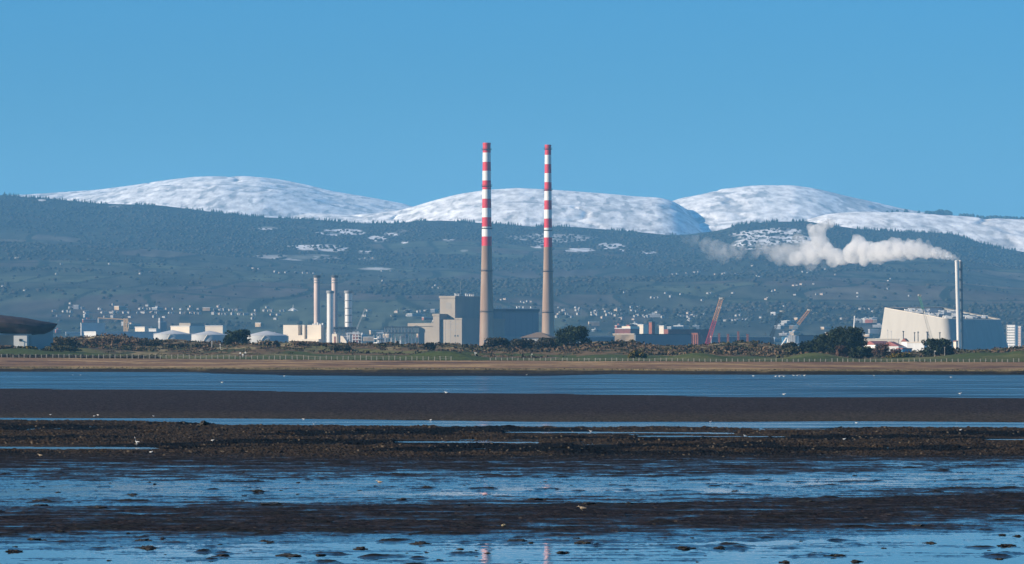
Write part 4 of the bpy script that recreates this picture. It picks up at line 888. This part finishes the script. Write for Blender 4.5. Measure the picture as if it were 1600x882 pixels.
scrub('brown_scrubland', 'rough brown scrub covering the dune crests', brown, 7000, 1275, 1560, (-120, 1720), 0.02, 3)
scrub('olive_scrubland', 'olive green scrub mixed through the dunes', olive, 3000, 1285, 1540, (-120, 1720), 0.04, 8)
scrub('dark_scrubland', 'dark evergreen scrub in the dune hollows', MT['dark_leaves'], 2400, 1290, 1520, (-120, 1720), 0.05, 13, .5, 1.8)
scrub('fence_hedge', 'low dark hedge along the back of the left fence', MT['dark_leaves'], 700, 1233, 1238, (-60, 245), 0, 3, .8, 1.5, 14, True)
scrub('rank_grass', 'dark rank grass tufts along the fence line', olive, 1500, 1226, 1236, (-60, 1660), 0, 3, .15, .45, 8, True)
scrub('marsh_edge_grass', 'ragged grass tussocks on the lip of the salt marsh', mat('marsh_grass', (0.05, 0.045, 0.02), .95, c2=(.17, .13, .07), scale=.3), 3000, 1064, 1078, (-60, 1660), 0, 3, .12, .5, 7, True)

# ------------------------------------------------------------------ fences
def fence(label, x0, x1, step, hgt):
    n = int((x1 - x0) / step) + 1; xx = x0 + np.arange(n) * step; D = 1229 + SH(xx); z_ = land_z(xx, D)
    t = thing('post_fence', label, 'fence', (X(xx[0], D[0]), D[0], z_[0]), 0); o0 = Vector(t.location)
    m = MB(); m.box(-.11, .11, -.08, .08, -.3, 1.0); m.add([(-.11, -.08, 1.0), (.11, -.08, 1.0), (.11, .08, 1.0), (-.11, .08, 1.0), (0, 0, 1.06)], [(0, 1, 4), (1, 2, 4), (2, 3, 4), (3, 0, 4)])
    p0 = None; tops = []
    r_ = random.Random(3)
    for i in range(n):
        hh = hgt(xx[i]) * r_.uniform(.85, 1.12); pos = Vector((X(xx[i] + r_.uniform(-.8, .8), D[i]), D[i], z_[i])) - o0
        if p0 is None: p0 = m.build('post', wood_m, t); o = p0
        else: o = p0.copy(); COL.objects.link(o); o.parent = t
        o.location = pos; o.scale = (1, 1, hh); o.rotation_euler = (0, r_.uniform(-.06, .06), 0); tops.append(pos + Vector((0, 0, hh)))
    for f_ in (.9, .5):
        w_ = MB()
        for i in range(n - 1):
            a = tops[i].copy(); c = tops[i + 1].copy(); a.z -= hgt(xx[i]) * (1 - f_); c.z -= hgt(xx[i + 1]) * (1 - f_); w_.tube(a + Vector((0, -.1, 0)), c + Vector((0, -.1, 0)), .018, n=3, cap=False)
        w_.build('wire', greym, t)
fence('long post and wire fence at the back of the marsh, left half', 2, 712, 8.9, lambda x: np.interp(x, [0, 300, 712], [1.2, 1.35, 1.35]))
fence('long low post and wire fence at the back of the marsh, right half', 766, 1598, 8.6, lambda x: np.interp(x, [766, 1000, 1600], [.95, .9, .95]))

# ------------------------------------------------------------------ houses
roofd = mat('slate_roof', (0.10, 0.10, 0.11), .8)
hw = mat('house_white', (0.34, 0.335, 0.32), .7); hcream = mat('house_cream', (0.4, 0.33, 0.27), .7)
def house_mesh(w_, d_, h_, r_, wallmat):
    b = MB(); b.box(-w_, w_, -d_, d_, -4, h_, 0)
    b.add([(-w_ * 1.04, -d_ * 1.05, h_), (w_ * 1.04, -d_ * 1.05, h_), (w_ * 1.04, d_ * 1.05, h_), (-w_ * 1.04, d_ * 1.05, h_), (-w_ * 1.04, 0, h_ + r_), (w_ * 1.04, 0, h_ + r_)],
          [(0, 1, 5, 4), (2, 3, 4, 5), (0, 4, 3), (1, 2, 5), (3, 2, 1, 0)], 1)
    b.box(w_ * .5, w_ * .66, -.4, .4, h_, h_ + r_ + 1, 0)
    o = b.build('house', [wallmat, roofd]); me = o.data; COL.objects.unlink(o); bpy.data.objects.remove(o); return me
HM = [house_mesh(4.2, 3, 3.2, 1.6, hw), house_mesh(6.5, 3.2, 3.0, 1.5, hw), house_mesh(3.5, 3.5, 4.4, 1.7, hw), house_mesh(5, 3.2, 3.4, 1.5, hcream)]
def place_y(x, y):
    i = int(np.clip(round((x - xs[0]) / 1.7), 0, len(xs) - 1)); cy = YH - (hz_[:, i] - HC) * F / Ds
    ok = np.where((cy <= y) & (Ds < 9700))[0]; j = ok[0] if len(ok) else 0
    return Ds[j], hz_[j, i]
r_ = random.Random(21)
def put_house(x, y, label, group, k=None, s=1, cat='house'):
    D, z_ = place_y(x, y); k = r_.choice([0, 0, 1, 2, 3]) if k is None else k
    o = bpy.data.objects.new('house', HM[k]); COL.objects.link(o); o.location = (X(x, D), D, z_ + .6); o.rotation_euler = (0, 0, r_.choice([.5, .7, -.9, -1.1, -.6]) + r_.uniform(-.2, .2))
    s *= r_.uniform(.75, 1.15); o.scale = (s, s, s); tag(o, label, cat, group)
for _ in range(225):
    q = r_.random()
    if q < .55: x, y = r_.uniform(95, 450), r_.gauss(491, 4.5)
    elif q < .62: x, y = r_.uniform(560, 690), r_.gauss(492, 4)
    elif q < .82: x, y = r_.uniform(870, 1010), r_.gauss(493, 4.5)
    else: x, y = r_.uniform(1010, 1380), r_.gauss(497, 5)
    if r_.random() < .5: x = round(x / 22) * 22 + r_.uniform(-5, 5)
    put_house(x, max(482, min(505, y)), 'tiny pale house in the built up strip at the foot of the hills', 'pale houses of the town below the hills', s=.62)
for x, y in ((25, 405), (30, 404), (96, 414), (138, 407), (171, 415), (219, 429), (38, 455), (4, 450), (8, 451), (88, 430), (395, 421), (404, 422), (430, 427), (437, 428), (447, 428), (464, 427), (474, 428), (482, 429), (490, 429), (572, 405), (577, 404), (583, 405), (597, 425),
             (611, 425), (598, 441), (677, 451), (681, 448), (686, 452), (783, 470), (789, 469), (815, 473), (819, 474), (824, 473), (829, 473), (873, 482), (976, 459), (1018, 467), (1024, 467), (1029, 467), (1040, 460), (1048, 466), (1064, 461), (1052, 430), (1058, 430), (1073, 429), (1085, 427),
             (1092, 427), (1118, 430), (1129, 430), (1133, 429), (1149, 431), (1176, 418), (1183, 433), (1188, 434), (1106, 460), (1111, 460), (1145, 460), (1097, 472), (1125, 482), (1200, 468), (1207, 457), (1212, 456), (1197, 469), (1240, 448), (1245, 447), (1252, 446), (1276, 462), (1284, 463), (1242, 462), (1256, 427), (1262, 428), (1271, 445), (1290, 422), (1305, 431),
             (1340, 460), (1388, 440), (1392, 438), (1387, 453), (1421, 464), (1438, 425), (1340, 466), (1302, 485), (1310, 486), (1344, 487), (1350, 486), (1359, 486), (1210, 497), (1225, 480)):
    put_house(x, y, 'small white house standing alone or in a knot on the hazy hillside', 'white houses scattered over the hillside', s=.58 if y < 440 else .52)
for k in range(7): put_house(1066 + k * 4.6, 497.5 + k * .3, 'white gabled house in a short terrace above the rusty hall', 'terrace above the rusty hall', 0, .8)
for k in range(8): put_house(1133 + k * 5.5, 503, 'white dot of a house in a level row right of the red crane', 'level row of houses right of the red crane', 0, .7)

# mid ground clutter of the town: low blocks
r_ = random.Random(77)
for k in range(85):
    x = r_.choice([r_.uniform(90, 240), r_.uniform(240, 440), r_.uniform(560, 690), r_.uniform(900, 1110), r_.uniform(1200, 1300), r_.uniform(1340, 1380)]); D = r_.uniform(5300, 6000); w_ = r_.uniform(3, 11); h_ = r_.uniform(2.5, 6)
    z0_ = max(G0, float(hill_z(np.array([x]), np.array([D]))[0])) - 1
    b = MB(); b.box(-w_, w_, -6, 6, 0, h_, 0); b.box(-w_ * 1.02, w_ * 1.02, -6.2, 6.2, h_, h_ + .7, 1)
    if r_.random() < .4: b.box(-w_ * .4, w_ * .1, -3, 3, h_ + .7, h_ + 3.2, 0)
    o = b.build('low_block', [r_.choice([greym, greym, sheet, tan, sheet, tan, brick]), lgrey]); o.location = (X(x, D), D, z0_); o.rotation_euler = (0, 0, r_.uniform(-.9, .9)); tag(o, 'low flat roofed block in the hazy town strip behind the port', 'building', 'low blocks of the town strip')

# ------------------------------------------------------------------ birds
bw = mat('gull_white', (0.80, 0.80, 0.78), .8); bb = mat('wader_brown', (0.20, 0.15, 0.10), .9, c2=(.45, .38, .28), scale=12)
def bird_mesh(name, neck, leg, bill, m, thick=1.0, upright=0.0):
    prof = [(-.20, .0, .006), (-.16, .01, .022), (-.10, .0, .05), (-.03, -.005, .068), (.05, .0, .066), (.11, .02, .045)]
    prof = [(x, z, r * thick) for x, z, r in prof] + [(.13, .03 + neck * .4, .024), (.15, .03 + neck * .8, .022), (.17, .035 + neck, .034), (.20, .03 + neck, .022), (.21 + bill * .3, .025 + neck, .008), (.21 + bill, .018 + neck - bill * .25, .002)]
    b = MB(); n = 10; vs = []
    for x, z, r in prof:
        ca, sa = math.cos(upright), math.sin(upright)
        for k in range(n):
            a = k * 2 * math.pi / n; vs.append((x * ca, r * .85 * math.cos(a), x * sa + z + r * math.sin(a) + leg + .05))
    m_ = len(prof); b.add(vs, [(i * n + k, i * n + (k + 1) % n, (i + 1) * n + (k + 1) % n, (i + 1) * n + k) for i in range(m_ - 1) for k in range(n)] + [tuple(range(n)), tuple(range(m_ * n - 1, (m_ - 1) * n - 1, -1))])
    for s in (-1, 1):
        b.tube((.0, s * .025, leg + .0), (.01, s * .025, leg * .5), .008, .006, n=5); b.tube((.01, s * .025, leg * .5), (0, s * .025, 0), .006, .006, n=5); b.tube((-.01, s * .025, .004), (.05, s * .03, .004), .008, .004, n=4)
        b.add([(.08, s * .055, leg + .075), (-.05, s * .075, leg + .03), (-.24, s * .02, leg + .055), (-.06, s * .05, leg + .105)], [(0, 1, 2, 3)])
    o = b.build(name, m, None, True); return o
def surf(x, y):
    j = int(np.clip(np.searchsorted(my, y), 0, len(my) - 1)); i = int(np.clip(round((x - mx_[0]) / 1.25), 0, len(mx_) - 1))
    return md[j, i], max(float(zt[j, i]), 0.0)
def put_bird(src, x, y, label, group=None, s=1, rz=0, cat='gull', nm=None):
    D, z_ = surf(x, y)
    if src.get('used'):
        o = src.copy(); COL.objects.link(o)
        if 'used' in o: del o['used']
    else: o = src; src['used'] = 1
    o.location = (X(x, D), D, z_ - .01); o.scale = (s, s, s); o.rotation_euler = (0, 0, rz); tag(o, label, cat, group); return o
gull = bird_mesh('gull', .05, .10, .04, bw, 1.0)
r_ = random.Random(8)
for x, y in ((1177, 589), (1212, 589.6), (1218, 589.2), (1222, 588.2), (1225, 589.6), (1240, 588), (1246, 588), (1251, 588.2), (1257, 588), (1366, 588.2), (1486, 591)):
    put_bird(gull, x, y, 'white gull standing in the shallows at the far marsh edge, right of centre', 'gulls at the far marsh edge', 1.35, r_.uniform(-.5, .5) + r_.choice([0, 3.1]))
for x, y, lb in ((114, 587, 'left gull of two on the far channel by the left edge'), (126, 587, 'right gull of two on the far channel by the left edge'), (347, 599, 'lone gull on the broad blue channel left of centre'), (697, 615.5, 'lone white gull on the mud left of the chimneys'),
                 (444, 589, 'tiny gull at the mud strip below the cream plant'), (1225, 618, 'gull at the near side of the broad channel, under the gull flock'), (1500, 617, 'gull at the near side of the broad channel, below the twin flue'), (823, 587, 'tiny gull at the marsh foot below the striped chimneys')):
    put_bird(gull, x, y, lb, None, 1.1, r_.uniform(-.5, .5) + r_.choice([0, 3.1]))
for i, (x, y, lb) in enumerate(((79, 650, 'gull furthest left beside the narrow blue channel'), (147, 652, 'gull bending down beside the narrow blue channel at left'), (153, 651, 'gull just right of the bending gull at left'), (240, 652, 'gull at the narrow channel above the weedy bank'),
        (474, 656, 'gull at the narrow channel below the cream plant'), (491, 664, 'gull on the near lip of the narrow channel left of centre'), (673, 657.5, 'gull at the narrow channel left of the chimney reflections'), (923, 675.5, 'gull on the dark bank right of the chimney reflections'),
        (1164, 682, 'gull by the thin pools right of centre'), (1319, 690, 'gull low on the weedy bank at right'), (1338, 662, 'gull at the narrow channel at right'), (1501, 675, 'gull on the bank below the twin flue'), (1110, 660, 'gull on the far lip of the narrow channel right of centre'),
        (236, 710, 'gull just right below the white egret'), (332, 693, 'gull well right of the white egret'))):
    put_bird(gull, x, y, lb, None, .48, r_.uniform(-.5, .5) + r_.choice([0, 3.1]))
eg = bird_mesh('egret', .10, .16, .06, bw, .8, 1.0); put_bird(eg, 213, 696, 'tall white egret standing by the thin pool on the weedy bank at left', None, .85, 3.0, 'egret')
wd = bird_mesh('wader', .06, .09, .10, bb, 1.15); put_bird(wd, 910, 802, 'brown long billed wader standing on the near mud bank', None, .62, 3.0, 'wader')
wd2 = put_bird(wd, 593, 756, 'pale wader standing in the shallow pools left of the chimney reflections', None, .6, 2.8, 'wader')
wd3 = put_bird(wd, 63, 716, 'yellowish wader on the mud at far left', None, .6, 2.8, 'wader')

# ------------------------------------------------------------------ seaweed clumps and stones on the near mud
weed = mat('dark_seaweed', (0.008, 0.008, 0.006), .7, c2=(.03, .025, .016), scale=14, spec=.3)
def clump_mesh(sd):
    bm = bmesh.new(); bmesh.ops.create_icosphere(bm, subdivisions=3, radius=1)
    for v in bm.verts:
        p = v.co; f = float(fbm(np.array([p.x * 1.6 + sd * 7]), np.array([p.y * 1.6 + p.z * 2]), 4, 200 + sd)[0]); g_ = float(fbm(np.array([p.x * 5 + sd]), np.array([p.y * 5 + p.z * 5]), 2, 230 + sd)[0])
        k = 1 + 1.5 * f + .9 * g_; v.co = Vector((p.x * k, p.y * k, max(p.z, -.3) * k * (1 + .5 * f)))
    me = bpy.data.meshes.new('seaweed_clump'); bm.to_mesh(me); bm.free(); me.materials.append(weed); return me
CM = [clump_mesh(i) for i in range(6)]
r_ = random.Random(5); cl = [(206, 774, 13), (67, 784, 16), (60, 792, 20), (153, 795, 22), (53, 844, 12), (93, 834, 8), (230, 857, 18), (226, 847, 14), (345, 870, 16), (452, 869, 24), (425, 790, 18), (403, 770, 9), (414, 847, 11), (20, 862, 14), (563, 858, 13), (911, 849, 15), (919, 791, 12), (842, 782, 18),
    (656, 850, 16), (732, 793, 12), (667, 762, 8), (628, 782, 10), (809, 847, 17), (880, 864, 10), (1124, 858, 9), (1304, 869, 18), (1339, 878, 11), (1226, 879, 12), (1260, 787, 16), (1436, 824, 11), (1454, 849, 9), (1571, 853, 16), (1589, 838, 8), (1072, 857, 20), (500, 868, 9), (320, 668, 9), (1200, 775, 6), (1150, 768, 7), (985, 790, 9), (1500, 764, 10)]
for _ in range(150):
    y = r_.choice([r_.uniform(722, 795), r_.uniform(722, 790), r_.uniform(722, 760), r_.uniform(835, 881)]); cl.append((r_.uniform(0, 1600), y, r_.uniform(1.0, 3.2) * (1 + (y - 725) / 110)))
for i, (x, y, hw_) in enumerate(cl):
    D, z_ = surf(x, y); s = .85 * hw_ / F * D; o = bpy.data.objects.new('seaweed_clump', CM[i % 6]); COL.objects.link(o)
    o.location = (X(x, D), D, z_); o.scale = (s, s * 1.3, min(s * .26, .05) * (1.0 if x != 320 else 5)); o.rotation_euler = (0, 0, r_.choice([0, 3.14]) + r_.uniform(-.3, .3))
    tag(o, 'dark wet seaweed clump lying on the shining mud', 'seaweed', 'seaweed clumps on the near mud')
bm = bmesh.new(); bmesh.ops.create_icosphere(bm, subdivisions=2, radius=.5); me = bpy.data.meshes.new('stone')
for v in bm.verts: v.co *= 1 + .15 * math.sin(v.co.x * 9 + v.co.y * 7)
bm.to_mesh(me); bm.free(); st_ = link('stone', me, mat('yellow_stone', (.22, .19, .12), .8)); D, z_ = surf(787, 826); st_.location = (X(787, D), D, z_ + .02); st_.scale = (.13, .13, .09); tag(st_, 'small yellowish stone on the near mud bank', 'stone')

# ------------------------------------------------------------------ golfers, flags, lamps, cars on the links
skinm = mat('skin', (.5, .33, .25), .7)
def person(label, x, Dl, top, trou, bend=0):
    D = Dl + float(SH(np.array([float(x)]))[0]); z0_ = gz_at(x, D)
    me = bpy.data.meshes.new('person'); J = [(0, 0, .95), (0, 0, 1.2), (0, bend * .1, 1.42), (0, bend * .12, 1.52), (0, bend * .15, 1.66), (0, bend * .15, 1.76), (.1, 0, .88), (.13, .05, .5), (.13, 0, .06), (.14, -.14, .04), (-.1, 0, .88), (-.13, -.05, .5), (-.14, 0, .06), (-.14, -.14, .04),
        (.2, 0, 1.4), (.28, -.05, 1.12), (.22, -.2, .9), (-.2, 0, 1.4), (-.28, -.05, 1.12), (-.2, -.2, .92)]
    E_ = [(0, 1), (1, 2), (2, 3), (3, 4), (4, 5), (0, 6), (6, 7), (7, 8), (8, 9), (0, 10), (10, 11), (11, 12), (12, 13), (2, 14), (14, 15), (15, 16), (2, 17), (17, 18), (18, 19)]
    R3 = [.15, .16, .16, .06, .1, .07, .1, .07, .05, .04, .1, .07, .05, .04, .07, .05, .04, .07, .05, .04]
    me.from_pydata(J, E_, []); o = link('person', me, [top, trou, skinm]); sm = o.modifiers.new('skin', 'SKIN'); o.modifiers.new('sub', 'SUBSURF').levels = 1
    for i, v in enumerate(me.skin_vertices[0].data): v.radius = (R3[i], R3[i] * .8); v.use_root = (i == 0)
    dg = bpy.context.evaluated_depsgraph_get(); m2 = bpy.data.meshes.new_from_object(o.evaluated_get(dg)); o.modifiers.clear(); o.data = m2
    for p in m2.polygons: p.material_index = 2 if p.center.z > 1.5 else (0 if p.center.z > .95 else 1)
    o.location = (X(x, D), D, z0_); tag(o, label, 'person')
wj = mat('white_jacket', (.75, .75, .73), .8); dt = mat('dark_trousers', (.03, .035, .05), .8)
person('person in a white jacket, left of three on the green below the flat topped pine', 375.5, 1310, wj, dt); person('person in a white jacket, middle of three on the green', 379.5, 1300, wj, wj); person('person in a pale top, right of three on the green', 383.5, 1312, wj, dt)
for x, Dl, lb, h_ in ((743, 1330, 'thin flagstick on the golf green left of the chimney bushes', 2.2), (830, 1330, 'thin pale flagstick below the wide dark bush', 2.0), (1460, 1320, 'flagstick on the golf green below the round pine', 2.0)):
    D = Dl + float(SH(np.array([float(x)]))[0]); t = thing('flagstick', lb, 'flagstick', (X(x, D), D, gz_at(x, D)), 0)
    part('pole', lambda b: b.tube((0, 0, 0), (0, 0, h_), .03, n=5), white, t); part('flag', lambda b: b.box(.03, .5, -.01, .01, h_ - .35, h_), crm, t)
for x, yb, h_, lb in ((331, 540, 2.9, 'slim white lamp post on the dune under the middle tank'), (344, 545, 1.6, 'short white marker post left of the flat topped pine'), (742, 551, .9, 'small white tee marker on the green left of the bushes'), (1476, 553, 3.2, 'pale wooden pole standing before the round pine')):
    D = 1360 + float(SH(np.array([float(x)]))[0]); o = part('marker_post', lambda b: (b.box(-.09, .09, -.09, .09, -.4, h_), b.box(-.2, .2, -.15, .15, h_, h_ + .3)), white if x != 1476 else wood_m, None); o.location = (X(x, D), D, gz_at(x, D)); tag(o, lb, 'post')
def car(label, x, D, m, s=1):
    t = thing('parked_van', label, 'van', (X(x, D), D, G0 + 1.2), .3); 
    part('body', lambda b: b.prism([(-2.6, .45), (2.6, .45), (2.6, 1.2), (1.9, 1.35), (1.3, 2.2), (-2.4, 2.25), (-2.6, 1.9)], -.95, .95), m, t)
    bx('side_window', (.2, 1.2, -.97, -.955, 1.35, 1.95), glassm, t); bx('windscreen', (1.5, 1.6, -.8, .8, 1.4, 1.9), glassm, t)
    for a in (-1.6, 1.6):
        for s_ in (-.8, .8): part('wheel', lambda b: b.tube((a, s_ - .12, .4), (a, s_ + .12, .4), .4, n=14), darkm, t)
for x, m, lb in ((1508, redm, 'small red van parked right of the twin flue foot'), (1521, white, 'white van parked below the incinerator, left of a pair'), (1528, white, 'white van parked below the incinerator, right of a pair'), (1549, redm, 'red van parked below the right part of the incinerator')): car(lb, x, 1800, m)

# ------------------------------------------------------------------ steam plume (volume inside a lumpy closed skin)
def steam(name, puffs, dens, D, grad, parent, sd, detail=1.0, voxel=1.1, nlo=.28, nhi=.58):
    bm = bmesh.new(); r_ = random.Random(sd); px_ = F / D
    for x, y, r in puffs:
        c = P(x, y, D + (1497 - x) * .95) - Vector(parent.location); R3 = r / px_ * (1 + (1497 - x) * .95 / D)
        for k in range(7):
            q = Vector((r_.gauss(0, 1), r_.gauss(0, 1), r_.gauss(0, 1))).normalized() * R3 * .62 if k else Vector()
            m = Matrix.Translation(c + q) @ Matrix.Diagonal((R3 * (1 if k == 0 else r_.uniform(.35, .6)),) * 3).to_4x4()
            bmesh.ops.create_icosphere(bm, subdivisions=2, radius=1, matrix=m)
    me = bpy.data.meshes.new(name); bm.to_mesh(me); bm.free(); o = link(name, me)
    rm = o.modifiers.new('r', 'REMESH'); rm.mode = 'VOXEL'; rm.voxel_size = voxel
    for s_, st_, nd in ((8, 4.6, 3), (3.0, 2.2, 3)):
        t = bpy.data.textures.new(name, 'CLOUDS'); t.noise_scale = s_; t.noise_depth = nd; dm = o.modifiers.new('d', 'DISPLACE'); dm.texture = t; dm.texture_coords = 'LOCAL'; dm.strength = st_ * detail; dm.mid_level = .5
    rm = o.modifiers.new('r2', 'REMESH'); rm.mode = 'VOXEL'; rm.voxel_size = voxel * .8
    dg = bpy.context.evaluated_depsgraph_get(); m2 = bpy.data.meshes.new_from_object(o.evaluated_get(dg)); o.modifiers.clear(); o.data = m2
    mt = bpy.data.materials.new(name); mt.use_nodes = True; n = mt.node_tree.nodes; l = mt.node_tree.links; n.remove(n['Principled BSDF'])
    pv = n.new('ShaderNodeVolumePrincipled'); pv.inputs['Color'].default_value = (.995, .995, .995, 1); pv.inputs['Anisotropy'].default_value = 0.1
    tc = n.new('ShaderNodeTexCoord'); sp = n.new('ShaderNodeSeparateXYZ'); l.new(tc.outputs['Object'], sp.inputs[0])
    g1 = n.new('ShaderNodeMapRange'); g1.inputs[1].default_value = X(grad[0], D) - parent.location.x; g1.inputs[2].default_value = X(grad[1], D) - parent.location.x; g1.inputs[3].default_value = grad[2]; g1.inputs[4].default_value = 1; l.new(sp.outputs['X'], g1.inputs[0])
    no = n.new('ShaderNodeTexNoise'); no.inputs['Scale'].default_value = .09; no.inputs['Detail'].default_value = 4; l.new(tc.outputs['Object'], no.inputs['Vector'])
    g2 = n.new('ShaderNodeMapRange'); g2.inputs[1].default_value = nlo; g2.inputs[2].default_value = nhi; g2.inputs[3].default_value = 0.0; g2.inputs[4].default_value = dens; l.new(no.outputs[0], g2.inputs[0])
    mu = n.new('ShaderNodeMath'); mu.operation = 'MULTIPLY'; l.new(g1.outputs[0], mu.inputs[0]); l.new(g2.outputs[0], mu.inputs[1]); l.new(mu.outputs[0], pv.inputs['Density'])
    l.new(pv.outputs[0], n['Material Output'].inputs['Volume']); m2.materials.append(mt); mt.cycles.volume_step_rate = 0.25 if hasattr(mt.cycles, 'volume_step_rate') else 1
    o.parent = parent; return o
sp_ = thing('steam_plume', 'white billowing steam drifting left from the twin flue across the hillside', 'steam', tuple(P(1497, 408, 3520)), 0); sp_['kind'] = 'stuff'
main = [(1500, 408, 2.5), (1496, 406, 4), (1490, 403, 5.5), (1483, 400, 7), (1474, 398, 8), (1463, 395, 10), (1450, 393, 12), (1438, 391, 14), (1425, 391, 15), (1411, 391, 16), (1397, 390, 18), (1383, 392, 17), (1369, 396, 17), (1356, 393, 17), (1342, 388, 17), (1333, 396, 18), (1318, 402, 13), (1304, 400, 14), (1395, 377, 8), (1420, 378, 6), (1436, 377, 5), (1450, 381, 5), (1340, 376, 10),
        (1290, 392, 15), (1281, 378, 15), (1277, 365, 14), (1284, 356, 10), (1294, 350, 9), (1266, 357, 8), (1272, 400, 14), (1258, 402, 14), (1262, 388, 13), (1302, 408, 11), (1350, 408, 9), (1244, 404, 12)]
steam('dense_steam', main, .15, 3520, (1240, 1340, .55), sp_, 3, voxel=.8)
thin = [(1130, 402, 11), (1112, 398, 10), (1150, 384, 10), (1258, 395, 20), (1240, 398, 20), (1222, 395, 19), (1206, 392, 16), (1190, 388, 12), (1248, 378, 14), (1265, 412, 13), (1140, 392, 13), (1122, 388, 15), (1104, 384, 13), (1086, 378, 11), (1072, 374, 8), (1155, 398, 9), (1172, 374, 8), (1160, 392, 8), (1178, 398, 9), (1290, 412, 9)]
steam('thin_steam', thin, .05, 3540, (1100, 1250, .35), sp_, 9, 1.8, 1.5, .34, .64)
# ------------------------------------------------------------------ haze
bm = bmesh.new(); bmesh.ops.create_cube(bm, size=1); me = bpy.data.meshes.new('haze'); bm.to_mesh(me); bm.free()
hzm = bpy.data.materials.new('haze_air'); hzm.use_nodes = True; n = hzm.node_tree.nodes
for q in list(n):
    if q.type != 'OUTPUT_MATERIAL': n.remove(q)
pv = n.new('ShaderNodeVolumePrincipled'); pv.inputs['Color'].default_value = (0.20, 0.56, 0.97, 1); pv.inputs['Density'].default_value = 6.2e-5
pv.inputs['Anisotropy'].default_value = 0.0
hzm.node_tree.links.new(pv.outputs[0], n['Material Output'].inputs['Volume'])
o = link('haze', me, hzm); o.location = (0, 8750, 388); o.scale = (18600, 20500, 782); o['kind'] = 'stuff'; o['label'] = 'thin blue haze in the air over the bay'
o.visible_shadow = True
